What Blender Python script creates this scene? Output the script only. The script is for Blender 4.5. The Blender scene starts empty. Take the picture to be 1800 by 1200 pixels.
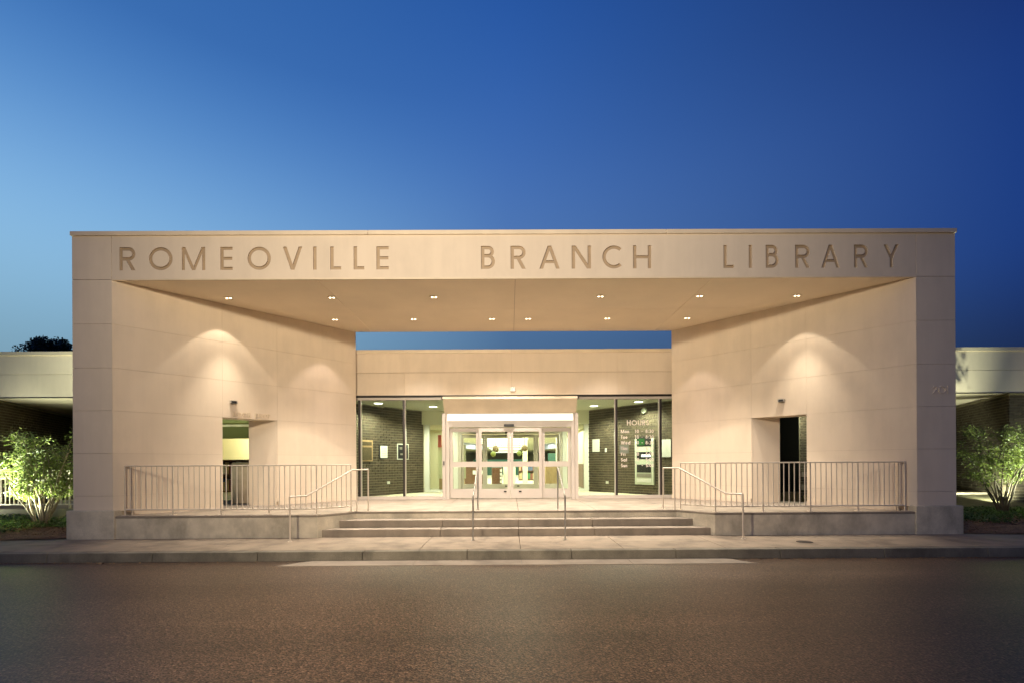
import bpy, bmesh, math, random
from mathutils import Vector, Matrix
random.seed(7)
SC = bpy.context.scene
COL = SC.collection
R = math.radians

# ------------------------------------------------------------------ camera
cd = bpy.data.cameras.new('camera'); cam = bpy.data.objects.new('camera', cd); COL.objects.link(cam)
cd.lens = 17.003; cd.sensor_width = 36; cd.shift_y = 0.1186; cd.clip_end = 2000; cd.clip_start = 0.05
CAM = Vector((-0.131, -10.24, 1.544))
cam.matrix_world = (Matrix.Translation(CAM) @ Matrix.Rotation(-0.004, 4, 'Z') @ Matrix.Rotation(R(90), 4, 'X') @ Matrix.Rotation(-0.0055, 4, 'Z'))
SC.camera = cam
SC.view_settings.view_transform = 'Standard'; SC.view_settings.look = 'None'
SC.view_settings.exposure = 0; SC.view_settings.gamma = 1
SC.render.engine = 'CYCLES'
cy = SC.cycles
cy.use_denoising = True; cy.max_bounces = 10; cy.diffuse_bounces = 5; cy.glossy_bounces = 4
cy.transparent_max_bounces = 24; cy.sample_clamp_indirect = 6; cy.caustics_reflective = False; cy.caustics_refractive = False

def lin(c):
    o = []
    for v in c[:3]:
        v = v / 255.0
        o.append(v / 12.92 if v <= .04045 else ((v + .055) / 1.055) ** 2.4)
    return (*o, 1)

# ------------------------------------------------------------------ dusk sky
W = bpy.data.worlds.new('World'); SC.world = W; W.use_nodes = True
nt = W.node_tree; nt.nodes.clear()
tc = nt.nodes.new('ShaderNodeTexCoord'); sp = nt.nodes.new('ShaderNodeSeparateXYZ'); nt.links.new(tc.outputs['Generated'], sp.inputs[0])
def wm(op, a, b=None, c=None, clamp=False):
    n = nt.nodes.new('ShaderNodeMath'); n.operation = op; n.use_clamp = clamp
    for i, v in enumerate((a, b, c)):
        if v is None: continue
        if isinstance(v, (int, float)): n.inputs[i].default_value = v
        else: nt.links.new(v, n.inputs[i])
    return n.outputs[0]
x, y, z = sp.outputs
hor = wm('SQRT', wm('MAXIMUM', wm('ADD', wm('MULTIPLY', x, x), wm('MULTIPLY', y, y)), 1e-6))
az = wm('DIVIDE', x, hor)
azy = wm('DIVIDE', y, hor)
glow = wm('ADD', wm('MULTIPLY', az, -.8), wm('MULTIPLY', azy, .6))      # the sun went down to the left, beyond the building
def wramp(stops):
    r = nt.nodes.new('ShaderNodeValToRGB'); nt.links.new(wm('MAXIMUM', z, 0.0), r.inputs[0])
    e = r.color_ramp.elements; r.color_ramp.interpolation = 'B_SPLINE'
    while len(e) < len(stops): e.new(.5)
    for k, (p, c) in enumerate(stops): e[k].position = p; e[k].color = lin(c)
    return r.outputs[0]
left = wramp([(0, (124, 150, 162)), (.15, (116, 152, 170)), (.31, (148, 197, 233)), (.46, (98, 152, 212)), (.60, (50, 106, 178)), (1, (30, 66, 135))])
mid = wramp([(0, (72, 98, 120)), (.22, (76, 108, 140)), (.40, (84, 124, 184)), (.55, (60, 106, 178)), (.72, (32, 82, 160)), (1, (24, 56, 125))])
right = wramp([(0, (28, 38, 60)), (.16, (28, 42, 74)), (.30, (32, 66, 136)), (.50, (28, 60, 128)), (.62, (24, 46, 106)), (1, (18, 36, 88))])
def wmix(fac, a, b):
    n = nt.nodes.new('ShaderNodeMix'); n.data_type = 'RGBA'
    nt.links.new(fac, n.inputs[0]); nt.links.new(a, n.inputs[6]); nt.links.new(b, n.inputs[7]); return n.outputs[2]
m1 = wmix(wm('MULTIPLY_ADD', glow, -2.56, 2.54, True), left, mid)
m2 = wmix(wm('MULTIPLY_ADD', glow, -1.3, .78, True), m1, right)
bg = nt.nodes.new('ShaderNodeBackground'); nt.links.new(m2, bg.inputs[0]); bg.inputs[1].default_value = 1.0
wo = nt.nodes.new('ShaderNodeOutputWorld'); nt.links.new(bg.outputs[0], wo.inputs[0])

# light levels
P_FLOOD = 1150; P_WIDE = 3700; P_DOWN = 2600; P_FRONT = 1040; P_BACK = 520; P_VEST = 150; P_HOOD = 2; P_BUSH = 2500

# ------------------------------------------------------------------ materials
MATS = {}
def mat(name, col, rough=.6, metal=0, spec=.5, nscale=None, namt=.12, nstretch=(1, 1, 1), bump=0, bscale=60, stain=0, emit=None, estr=0, speck=0, speck_scale=300, rand=0, streak=0):
    m = bpy.data.materials.new(name); m.use_nodes = True
    t = m.node_tree; b = t.nodes['Principled BSDF']
    b.inputs['Roughness'].default_value = rough; b.inputs['Metallic'].default_value = metal
    b.inputs['Specular IOR Level'].default_value = spec
    c = t.nodes.new('ShaderNodeRGB'); c.outputs[0].default_value = (*col, 1); out = c.outputs[0]
    geo = t.nodes.new('ShaderNodeNewGeometry')
    def noise(scale, det=4, st=(1, 1, 1), ro=.55):
        mp = t.nodes.new('ShaderNodeMapping'); mp.inputs['Scale'].default_value = st
        t.links.new(geo.outputs['Position'], mp.inputs[0])
        n = t.nodes.new('ShaderNodeTexNoise'); n.inputs['Scale'].default_value = scale; n.inputs['Detail'].default_value = det
        n.inputs['Roughness'].default_value = ro
        t.links.new(mp.outputs[0], n.inputs['Vector']); return n.outputs['Fac']
    def mult(fac_out, lo, hi, f0=.3, f1=.7):
        nonlocal out
        mr = t.nodes.new('ShaderNodeMapRange'); t.links.new(fac_out, mr.inputs[0])
        mr.inputs[1].default_value = f0; mr.inputs[2].default_value = f1; mr.inputs[3].default_value = lo; mr.inputs[4].default_value = hi
        mx = t.nodes.new('ShaderNodeVectorMath'); mx.operation = 'SCALE'
        t.links.new(out, mx.inputs[0]); t.links.new(mr.outputs[0], mx.inputs['Scale']); out = mx.outputs[0]
    if nscale: mult(noise(nscale, 5, nstretch), 1 - namt, 1 + namt)
    if stain: mult(noise(1.1, 6, (1, 1, .5), .65), 1 - stain, 1.04, .36, .52)
    if streak: mult(noise(3.2, 5, (1.6, 1.6, .1), .6), 1 - streak, 1.01, .38, .6)
    if speck: mult(noise(speck_scale, 2), 1 - speck, 1 + speck * 1.4, .35, .65)
    if rand:
        oi = t.nodes.new('ShaderNodeObjectInfo'); at = t.nodes.new('ShaderNodeAttribute'); at.attribute_name = 'tint'
        ad = t.nodes.new('ShaderNodeMath'); ad.operation = 'ADD'; t.links.new(oi.outputs['Random'], ad.inputs[0]); t.links.new(at.outputs['Fac'], ad.inputs[1])
        fr = t.nodes.new('ShaderNodeMath'); fr.operation = 'FRACT'; t.links.new(ad.outputs[0], fr.inputs[0])
        mult(fr.outputs[0], 1 - rand, 1 + rand, 0, 1)
    t.links.new(out, b.inputs['Base Color'])
    if bump:
        bn = t.nodes.new('ShaderNodeBump'); bn.inputs['Strength'].default_value = bump; bn.inputs['Distance'].default_value = .01
        t.links.new(noise(bscale, 4), bn.inputs['Height']); t.links.new(bn.outputs[0], b.inputs['Normal'])
    if emit:
        b.inputs['Emission Color'].default_value = (*emit, 1); b.inputs['Emission Strength'].default_value = estr
    MATS[name] = m; return m
mat('stucco', (.74, .625, .49), .85, nscale=1.1, namt=.03, bump=.25, bscale=140, stain=.025, rand=.03, streak=.022)
mat('stucco_core', (.50, .40, .29), .9)
mat('soffit', (.86, .74, .57), .85, nscale=.8, namt=.05, bump=.15, bscale=90)
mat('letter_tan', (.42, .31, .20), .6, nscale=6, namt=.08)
mat('coping', (.74, .62, .46), .45, nscale=2, namt=.08)
mat('paving', (.235, .188, .138), .8, nscale=2.2, namt=.16, bump=.35, bscale=80, stain=.25, speck=.06, speck_scale=120)
mat('concrete', (.25, .21, .165), .8, nscale=2.2, namt=.14, bump=.35, bscale=80, stain=.22, speck=.06, speck_scale=120)
mat('concrete_old', (.56, .50, .39), .85, nscale=3, namt=.2, bump=.5, bscale=60, stain=.3, speck=.1, speck_scale=120)
mat('kerb_concrete', (.165, .148, .112), .85, nscale=2.5, namt=.25, bump=.5, bscale=60, stain=.35, speck=.1, speck_scale=100)
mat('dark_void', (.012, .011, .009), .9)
mat('brick', (.085, .066, .042), .85, nscale=20, namt=.15, bump=.4, bscale=80, rand=.3)
mat('mortar', (.30, .275, .19), .9, nscale=14, namt=.1)
mat('alu', (.56, .50, .44), .35, metal=.0, nscale=3, namt=.04)
mat('alu_dark', (.028, .022, .018), .4)
mat('rail_paint', (.62, .54, .44), .4, nscale=8, namt=.06)
mat('steel', (.42, .40, .36), .35, metal=.7, nscale=10, namt=.06)
mat('vest_ceiling', (.90, .90, .76), .9)
mat('cream', (.72, .68, .50), .8, nscale=1, namt=.03)
mat('white_paint', (.78, .78, .72), .6)
mat('brown_wood', (.16, .075, .04), .45, nscale=6, namt=.25, nstretch=(1, 1, 8))
mat('light_wood', (.50, .34, .18), .5, nscale=6, namt=.15, nstretch=(6, 6, 1))
mat('carpet', (.38, .36, .27), .95, nscale=6, namt=.2, speck=.15, speck_scale=90)
mat('paper', (.80, .80, .74), .7)
mat('black_plastic', (.02, .02, .02), .4)
mat('grey_metal', (.30, .29, .27), .4, metal=.4)
mat('bronze_plaque', (.14, .11, .065), .45, metal=.5, nscale=40, namt=.3)
mat('kiosk_white', (.62, .66, .54), .4)
mat('screen', (.02, .05, .02), .2, emit=(.1, .5, .1), estr=.25)
mat('kiosk_lamp', (.9, .9, .8), .4, emit=(1, 1, .85), estr=6)
mat('lavender', (.42, .44, .62), .8)
mat('teal', (.035, .11, .085), .7)
mat('red_plastic', (.62, .10, .07), .4)
mat('lens', (.9, .85, .7), .3, emit=(1, .86, .62), estr=8)
mat('vest_lens', (.9, .9, .7), .3, emit=(1, 1, .74), estr=7)
mat('tube_lamp', (.9, .9, .8), .3, emit=(1, .98, .80), estr=5)
mat('hood_lamp', (.9, .9, .8), .3, emit=(1, .93, .76), estr=1.0)
mat('flood_lens', (.9, .9, .8), .3, emit=(.95, 1, .75), estr=30)
mat('room_lamp', (.9, .9, .7), .3, emit=(1, .98, .62), estr=9)
mat('green_ball', (.13, .15, .02), .7)
mat('brown_ball', (.13, .085, .03), .7)
mat('bark', (.30, .24, .16), .8, nscale=14, namt=.25)
mat('bark_dark', (.10, .075, .05), .8, nscale=14, namt=.25)
mat('mulch', (.15, .075, .042), .95, nscale=9, namt=.45, bump=1, bscale=40, speck=.5, speck_scale=45)
mat('mulch_chip', (.21, .11, .065), .9, nscale=30, namt=.5)
mat('soil_grass', (.10, .085, .035), .95, nscale=5, namt=.4, bump=.8, bscale=50)
mat('book_red', (.22, .07, .05), .6); mat('book_blue', (.08, .11, .20), .6); mat('book_tan', (.5, .38, .2), .6); mat('book_green', (.06, .2, .08), .6)
mat('iron', (.05, .04, .035), .6, metal=.5)
mat('white_print', (.92, .82, .74), .6)
mat('cabinet_brown', (.42, .32, .23), .5, nscale=5, namt=.15)
mat('litter', (.34, .22, .12), .8, nscale=20, namt=.5)
mat('olive', (.30, .33, .13), .8)

def leafmat(name, col, tr):
    m = bpy.data.materials.new(name); m.use_nodes = True; t = m.node_tree
    b = t.nodes['Principled BSDF']; b.inputs['Roughness'].default_value = .45
    at = t.nodes.new('ShaderNodeAttribute'); at.attribute_name = 'tint'
    cr = t.nodes.new('ShaderNodeValToRGB'); t.links.new(at.outputs['Fac'], cr.inputs[0])
    cr.color_ramp.elements[0].color = (col[0] * .55, col[1] * .6, col[2] * .6, 1); cr.color_ramp.elements[1].color = (col[0] * 1.5, col[1] * 1.35, col[2] * 1.5, 1)
    t.links.new(cr.outputs[0], b.inputs['Base Color'])
    tl = t.nodes.new('ShaderNodeBsdfTranslucent'); t.links.new(cr.outputs[0], tl.inputs[0])
    mx = t.nodes.new('ShaderNodeMixShader'); mx.inputs[0].default_value = tr
    t.links.new(b.outputs[0], mx.inputs[1]); t.links.new(tl.outputs[0], mx.inputs[2]); t.links.new(mx.outputs[0], t.nodes['Material Output'].inputs[0])
    MATS[name] = m
leafmat('leaf', (.17, .23, .05), .45); leafmat('leaf_dark', (.02, .035, .012), .2); leafmat('cover_leaf', (.075, .14, .03), .3)

def glassmat():
    m = bpy.data.materials.new('glass'); m.use_nodes = True; t = m.node_tree; t.nodes.remove(t.nodes['Principled BSDF'])
    tr = t.nodes.new('ShaderNodeBsdfTransparent'); tr.inputs[0].default_value = (.95, .985, .94, 1)
    gl = t.nodes.new('ShaderNodeBsdfGlossy'); gl.inputs['Roughness'].default_value = .02
    fr = t.nodes.new('ShaderNodeFresnel'); fr.inputs[0].default_value = 1.45
    mx = t.nodes.new('ShaderNodeMixShader'); t.links.new(fr.outputs[0], mx.inputs[0]); t.links.new(tr.outputs[0], mx.inputs[1]); t.links.new(gl.outputs[0], mx.inputs[2])
    t.links.new(mx.outputs[0], t.nodes['Material Output'].inputs[0]); MATS['glass'] = m
glassmat()

def asphaltmat():
    m = bpy.data.materials.new('asphalt'); m.use_nodes = True; t = m.node_tree; b = t.nodes['Principled BSDF']
    geo = t.nodes.new('ShaderNodeNewGeometry')
    def noise(s, d, st=(1, 1, 1), ro=.55):
        mp = t.nodes.new('ShaderNodeMapping'); mp.inputs['Scale'].default_value = st; t.links.new(geo.outputs['Position'], mp.inputs[0])
        n = t.nodes.new('ShaderNodeTexNoise'); n.inputs['Scale'].default_value = s; n.inputs['Detail'].default_value = d; n.inputs['Roughness'].default_value = ro
        t.links.new(mp.outputs[0], n.inputs['Vector']); return n.outputs['Fac']
    def mr(o, a, b_, c, d):
        n = t.nodes.new('ShaderNodeMapRange'); t.links.new(o, n.inputs[0])
        for i, v in enumerate((a, b_, c, d)): n.inputs[i + 1].default_value = v
        return n.outputs[0]
    def mul(a, b_):
        n = t.nodes.new('ShaderNodeMath'); n.operation = 'MULTIPLY'; t.links.new(a, n.inputs[0]); t.links.new(b_, n.inputs[1]); return n.outputs[0]
    v = mul(mr(noise(.6, 5, (.18, 2.2, 1), .55), .3, .7, .74, 1.24), mul(mr(noise(55, 2), .36, .64, .3, 2.1), mr(noise(30, 3), .35, .65, .7, 1.35)))
    vo = t.nodes.new('ShaderNodeTexVoronoi'); vo.inputs['Scale'].default_value = 70; t.links.new(geo.outputs['Position'], vo.inputs['Vector'])
    cell = t.nodes.new('ShaderNodeSeparateColor'); t.links.new(vo.outputs['Color'], cell.inputs[0])
    v = mul(v, mr(cell.outputs[0], 0, 1, .25, 1.95))
    sc = t.nodes.new('ShaderNodeVectorMath'); sc.operation = 'SCALE'; sc.inputs[0].default_value = (.058, .036, .0225); t.links.new(v, sc.inputs['Scale'])
    t.links.new(sc.outputs[0], b.inputs['Base Color'])
    t.links.new(mr(noise(.5, 3, (.4, 1.6, 1)), .3, .7, .37, .40), b.inputs['Roughness'])
    bn = t.nodes.new('ShaderNodeBump'); bn.inputs['Strength'].default_value = .5; bn.inputs['Distance'].default_value = .006; b.inputs['Specular IOR Level'].default_value = .5
    t.links.new(vo.outputs['Distance'], bn.inputs['Height']); t.links.new(bn.outputs[0], b.inputs['Normal'])
    MATS['asphalt'] = m
asphaltmat()

# ------------------------------------------------------------------ helpers
class MB:
    def __init__(s): s.v = []; s.f = []
    def box(s, x0, x1, y0, y1, z0, z1):
        return s.prism([(x0, y0), (x1, y0), (x1, y1), (x0, y1)], z0, z1)
    def prism(s, poly, z0, z1):                      # poly CCW seen from above
        a = sum(p[0] * q[1] - q[0] * p[1] for p, q in zip(poly, poly[1:] + poly[:1]))
        if a < 0: poly = poly[::-1]
        n = len(poly); k = len(s.v)
        s.v += [(p[0], p[1], z0) for p in poly] + [(p[0], p[1], z1) for p in poly]
        s.f.append(tuple(range(k + n - 1, k - 1, -1))); s.f.append(tuple(range(k + n, k + 2 * n)))
        for i in range(n):
            j = (i + 1) % n; s.f.append((k + i, k + j, k + n + j, k + n + i))
        return s
    def extrude_yz(s, prof, x0, x1):                 # profile in (y,z)
        n = len(prof); k = len(s.v)
        s.v += [(x0, p[0], p[1]) for p in prof] + [(x1, p[0], p[1]) for p in prof]
        s.f.append(tuple(range(k, k + n))); s.f.append(tuple(range(k + 2 * n - 1, k + n - 1, -1)))
        for i in range(n):
            j = (i + 1) % n; s.f.append((k + j, k + i, k + n + i, k + n + j))
        return s
    def tube(s, pts, r, n=8, r1=None, square=False):
        pts = [Vector(p) for p in pts]; m = len(pts); k = len(s.v)
        if square: n = 4
        for i, p in enumerate(pts):
            d = (pts[min(i + 1, m - 1)] - pts[max(i - 1, 0)]).normalized()
            a = d.cross(Vector((0, 0, 1)))
            if a.length < .05: a = Vector((1, 0, 0)) if abs(d.x) < .9 else Vector((0, 1, 0))
            a.normalize(); b = d.cross(a).normalized(); a = b.cross(d).normalized()
            rr = r + (r1 - r) * i / (m - 1) if r1 is not None else r
            for j in range(n):
                t = 2 * math.pi * (j + (.5 if square else 0)) / n; s.v.append(tuple(p + (a * math.cos(t) + b * math.sin(t)) * rr))
        for i in range(m - 1):
            for j in range(n):
                q = (j + 1) % n; s.f.append((k + i * n + j, k + i * n + q, k + (i + 1) * n + q, k + (i + 1) * n + j))
        s.f.append(tuple(range(k + n - 1, k - 1, -1))); s.f.append(tuple(range(k + (m - 1) * n, k + m * n)))
        return s
    def disc(s, c, r, h, n=20):                      # vertical axis cylinder
        return s.prism([(c[0] + r * math.cos(2 * math.pi * i / n), c[1] + r * math.sin(2 * math.pi * i / n)) for i in range(n)], c[2], c[2] + h)
    def mesh(s, name):
        me = bpy.data.meshes.new(name); me.from_pydata(s.v, [], s.f); 
        bm = bmesh.new(); bm.from_mesh(me); bmesh.ops.recalc_face_normals(bm, faces=bm.faces); bm.to_mesh(me); bm.free()
        me.update(); return me
def tag(o, label=None, cat=None, group=None, kind=None):
    if label: o['label'] = label
    if cat: o['category'] = cat
    if group: o['group'] = group
    if kind: o['kind'] = kind
    return o
def wpos(p):
    v = Vector(p.location)
    while p.parent: p = p.parent; v += Vector(p.location)
    return v
def put(name, mb, m, parent=None, bevel=0, smooth=False, origin=None, rot=0):
    """world-coordinate mesh (or shared mesh data) as one object"""
    me = mb.mesh(name) if isinstance(mb, MB) else mb
    if m and not me.materials: me.materials.append(MATS[m])
    o = bpy.data.objects.new(name, me); COL.objects.link(o)
    base = wpos(parent) if parent else Vector((0, 0, 0))
    if origin is not None:
        o.location = Vector(origin) - base
    else:                                            # recentre the mesh
        c = sum((Vector(v.co) for v in me.vertices), Vector()) / max(1, len(me.vertices))
        me.transform(Matrix.Translation(-c)); o.location = c - base
    o.rotation_euler.z = rot
    if parent: o.parent = parent
    if bevel:
        b = o.modifiers.new('bevel', 'BEVEL'); b.width = bevel; b.segments = 2; b.limit_method = 'ANGLE'
    if smooth:
        for p in me.polygons: p.use_smooth = True
    return o
def thing(name, loc, label=None, cat=None, group=None, kind=None):
    o = bpy.data.objects.new(name, None); COL.objects.link(o); o.location = loc; o.empty_display_size = .2
    return tag(o, label, cat, group, kind)
def bx(*a): return MB().box(*a)
def light(name, kind, loc, target, power, color, parent, size=60, blend=.15, radius=.05, ar=None):
    l = bpy.data.lights.new(name, kind); l.energy = power; l.color = color
    if kind == 'SPOT': l.spot_size = R(size); l.spot_blend = blend; l.shadow_soft_size = radius
    elif kind == 'AREA': l.shape = 'RECTANGLE'; l.size, l.size_y = ar
    else: l.shadow_soft_size = radius
    o = bpy.data.objects.new(name, l); COL.objects.link(o)
    d = Vector(target) - Vector(loc); o.rotation_euler = d.to_track_quat('-Z', 'Y').to_euler()
    base = wpos(parent) if parent else Vector(); o.location = Vector(loc) - base
    if parent: o.parent = parent
    return o

def clipx(poly, x0, x1):
    def side(pl, inside, cut):
        out = []
        for a, b in zip(pl, pl[1:] + pl[:1]):
            ia, ib = inside(a), inside(b)
            if ia: out.append(a)
            if ia != ib:
                t = (cut - a[0]) / (b[0] - a[0]); out.append((cut, a[1] + t * (b[1] - a[1])))
        return out
    pl = side(poly, lambda p: p[0] >= x0, x0)
    return side(pl, lambda p: p[0] <= x1, x1) if pl else pl

# ---- lettering: strokes -> solid, united with an exact boolean
def arc_pts(cx, cy_, rx, ry, a0, a1, t, n=None):
    n = n or max(6, int(abs(a1 - a0) / 9)); o = []; i_ = []
    for k in range(n + 1):
        a = R(a0 + (a1 - a0) * k / n); c, s_ = math.cos(a), math.sin(a)
        o.append((cx + (rx + t / 2) * c, cy_ + (ry + t / 2) * s_)); i_.append((cx + (rx - t / 2) * c, cy_ + (ry - t / 2) * s_))
    return ('strip', o, i_)
def rect(x0, y0, x1, y1): return ('poly', [(x0, y0), (x1, y0), (x1, y1), (x0, y1)])
def diag(xa, xb, t, y0=0, y1=1):                     # centre bottom -> centre top, ends cut level
    h = t * math.hypot(xb - xa, y1 - y0) / (y1 - y0) / 2
    return ('poly', [(xa - h, y0), (xa + h, y0), (xb + h, y1), (xb - h, y1)])
def glyph(ch, w, t):
    h = t / 2
    if ch in 'O0Q': return [arc_pts(w / 2, .5, w / 2 - h, .5 - h, 0, 360, t, 40)]
    if ch == 'I' or ch == '1' and w < .3: return [rect(w / 2 - h, 0, w / 2 + h, 1)]
    if ch == '1': return [rect(w - t - .1, 0, w - .1, 1), diag(w - t - .26, w - t - .06, t * .8, .78, .97)]
    if ch == 'L': return [rect(0, 0, t, 1), rect(h, 0, w, t * .9)]
    if ch == 'E': return [rect(0, 0, t, 1), rect(h, 0, w, t * .9), rect(h, .5 - t * .45, w * .97, .5 + t * .45), rect(h, 1 - t * .9, w, 1)]
    if ch == 'F': return [rect(0, 0, t, 1), rect(h, .5 - t * .45, w * .95, .5 + t * .45), rect(h, 1 - t * .9, w, 1)]
    if ch == 'T': return [rect(w / 2 - h, 0, w / 2 + h, 1), rect(0, 1 - t * .9, w, 1)]
    if ch == 'H': return [rect(0, 0, t, 1), rect(w - t, 0, w, 1), rect(h, .5 - h * .9, w - h, .5 + h * .9)]
    if ch == 'N': return [rect(0, 0, t, 1), rect(w - t, 0, w, 1), diag(w - t * .62, t * .62, t, 0, 1)]
    if ch == 'M': return [rect(0, 0, t * .9, 1), rect(w - t * .9, 0, w, 1), diag(w / 2, t * .55, t * .9, 0, 1), diag(w / 2, w - t * .55, t * .9, 0, 1)]
    if ch == 'V': return [diag(w / 2, t * .55, t, 0, 1), diag(w / 2, w - t * .55, t, 0, 1)]
    if ch == 'W': return [diag(w * .27, t * .5, t, 0, 1), diag(w * .27, w * .5, t, 0, 1), diag(w * .73, w * .5, t, 0, 1), diag(w * .73, w - t * .5, t, 0, 1)]
    if ch == 'A': return [diag(t * .55, w / 2, t, 0, 1), diag(w - t * .55, w / 2, t, 0, 1), rect(w * .22, .24, w * .78, .24 + t * .85)]
    if ch == 'Y': return [rect(w / 2 - h, 0, w / 2 + h, .5), diag(w / 2, t * .6, t, .42, 1), diag(w / 2, w - t * .6, t, .42, 1)]
    if ch == 'K': return [rect(0, 0, t, 1), diag(t * 1.1, w - t * .6, t, .42, 1), diag(w - t * .6, t * 1.5, t, 0, .6)]
    if ch in 'RP':
        r = .27 - h + .02; cxr = w - h - r; out = [rect(0, 0, t, 1), rect(h, 1 - t, cxr, 1), rect(h, 1 - 2 * r - t, cxr, 1 - 2 * r), arc_pts(cxr, 1 - h - r, r, r, -90, 90, t)]
        if ch == 'R': out.append(diag(w - t * .55, w * .48, t, 0, 1 - 2 * r - h))
        return out
    if ch == 'B':
        r1 = .235 - h + .015; r2 = (1 - t - 2 * r1) / 2; c1 = w * .93 - h - r1; c2 = w - h - r2
        return [rect(0, 0, t, 1), rect(h, 1 - t, c1, 1), rect(h, 1 - 2 * r1 - t, c1, 1 - 2 * r1), arc_pts(c1, 1 - h - r1, r1, r1, -90, 90, t), rect(h, 0, c2, t), arc_pts(c2, h + r2, r2, r2, -90, 90, t)]
    if ch == 'C': return [arc_pts(.5, .5, .5 - h, .5 - h, 48, 312, t, 30)]
    if ch == 'D': return [rect(0, 0, t, 1), rect(h, 1 - t, w - .5, 1), rect(h, 0, w - .5, t), arc_pts(w - .5, .5, .5 - h, .5 - h, -90, 90, t)]
    if ch == 'U' : return [rect(0, w / 2, t, 1), rect(w - t, w / 2, w, 1), arc_pts(w / 2, w / 2, w / 2 - h, w / 2 - h, 180, 360, t)]
    if ch == 'S' or ch == 's':
        k = 1 if ch == 'S' else .66; r = (k - t) / 4
        return [arc_pts(w / 2, k - h - r, w / 2 - h, r, 25, 270, t), arc_pts(w / 2, h + r, w / 2 - h, r, -155, 90, t)]
    if ch == '8': return [arc_pts(w / 2, 1 - h - .2, w * .42 - h, .22 - h * .2, 0, 360, t, 24), arc_pts(w / 2, h + .22, w / 2 - h, .23, 0, 360, t, 24)]
    if ch == '3': return [arc_pts(w / 2, 1 - h - .2, w * .45 - h, .21, -90, 150, t), arc_pts(w / 2, h + .22, w / 2 - h, .24, -150, 90, t)]
    if ch == '2': return [arc_pts(w / 2, 1 - w / 2, w / 2 - h, w / 2 - h, -25, 180, t), diag(t * .6, w - t * .75, t, t * .5, .62), rect(0, 0, w, t * .9)]
    if ch == '5': return [rect(w * .12, .55, w * .12 + t, 1), rect(w * .12, 1 - t, w * .92, 1), arc_pts(w / 2, .31, w / 2 - h, .31 - h, -150, 150, t)]
    if ch == '9': return [arc_pts(w / 2, .69, w / 2 - h, .31 - h, 0, 360, t, 24), diag(w * .45, w * .88, t, 0, .55)]
    if ch == ':': return [rect(w / 2 - h, .12, w / 2 + h, .12 + t), rect(w / 2 - h, .52, w / 2 + h, .52 + t)]
    if ch == '-': return [rect(0, .38, w, .38 + t * .8)]
    x = .66                                          # lowercase, x-height
    if ch == 'o': return [arc_pts(w / 2, x / 2, w / 2 - h, x / 2 - h, 0, 360, t, 24)]
    if ch == 'n' : return [rect(0, 0, t, x), rect(w - t, 0, w, x * .55), arc_pts(w / 2, x - w / 2, w / 2 - h, w / 2 - h, 0, 180, t)]
    if ch == 'h' : return [rect(0, 0, t, 1), rect(w - t, 0, w, x * .55), arc_pts(w / 2, x - w / 2, w / 2 - h, w / 2 - h, 0, 180, t)]
    if ch == 'u' : return [rect(0, x * .45, t, x), rect(w - t, 0, w, x), arc_pts(w / 2, w / 2, w / 2 - h, w / 2 - h, 180, 360, t)]
    if ch == 'e': return [arc_pts(w / 2, x / 2, w / 2 - h, x / 2 - h, 0, 320, t, 22), rect(h, x / 2 - h * .8, w - h, x / 2 + h * .8)]
    if ch == 'a': return [arc_pts(w / 2, x / 2, w / 2 - h, x / 2 - h, 0, 360, t, 22), rect(w - t, 0, w, x)]
    if ch == 'd': return [arc_pts(w / 2, x / 2, w / 2 - h, x / 2 - h, 0, 360, t, 22), rect(w - t, 0, w, 1)]
    if ch == 'r': return [rect(0, 0, t, x), arc_pts(w * .8, x * .5, w * .8 - h, x * .5 - h, 60, 150, t)]
    if ch == 'i': return [rect(w / 2 - h, 0, w / 2 + h, x), rect(w / 2 - h, .82, w / 2 + h, .82 + t)]
    if ch == 't': return [rect(w / 2 - h, 0, w / 2 + h, 1), rect(0, x - t * .8, w, x)]
    return []
WID = dict(O=1, I=.16, L=.46, E=.52, T=.5, H=.7, N=.75, M=.95, V=.8, W=1.15, A=.85, Y=.7, K=.62, R=.55, P=.52, B=.56, C=.9, D=.85, U=.66, S=.5, F=.5, o=.66, n=.5, h=.5, u=.5, e=.62, a=.66, d=.66, r=.32, i=.16, t=.34)
WID.update({'0': .6, '1': .42, '2': .56, '3': .54, '5': .56, '8': .56, '9': .6, ':': .2, '-': .4})
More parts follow.
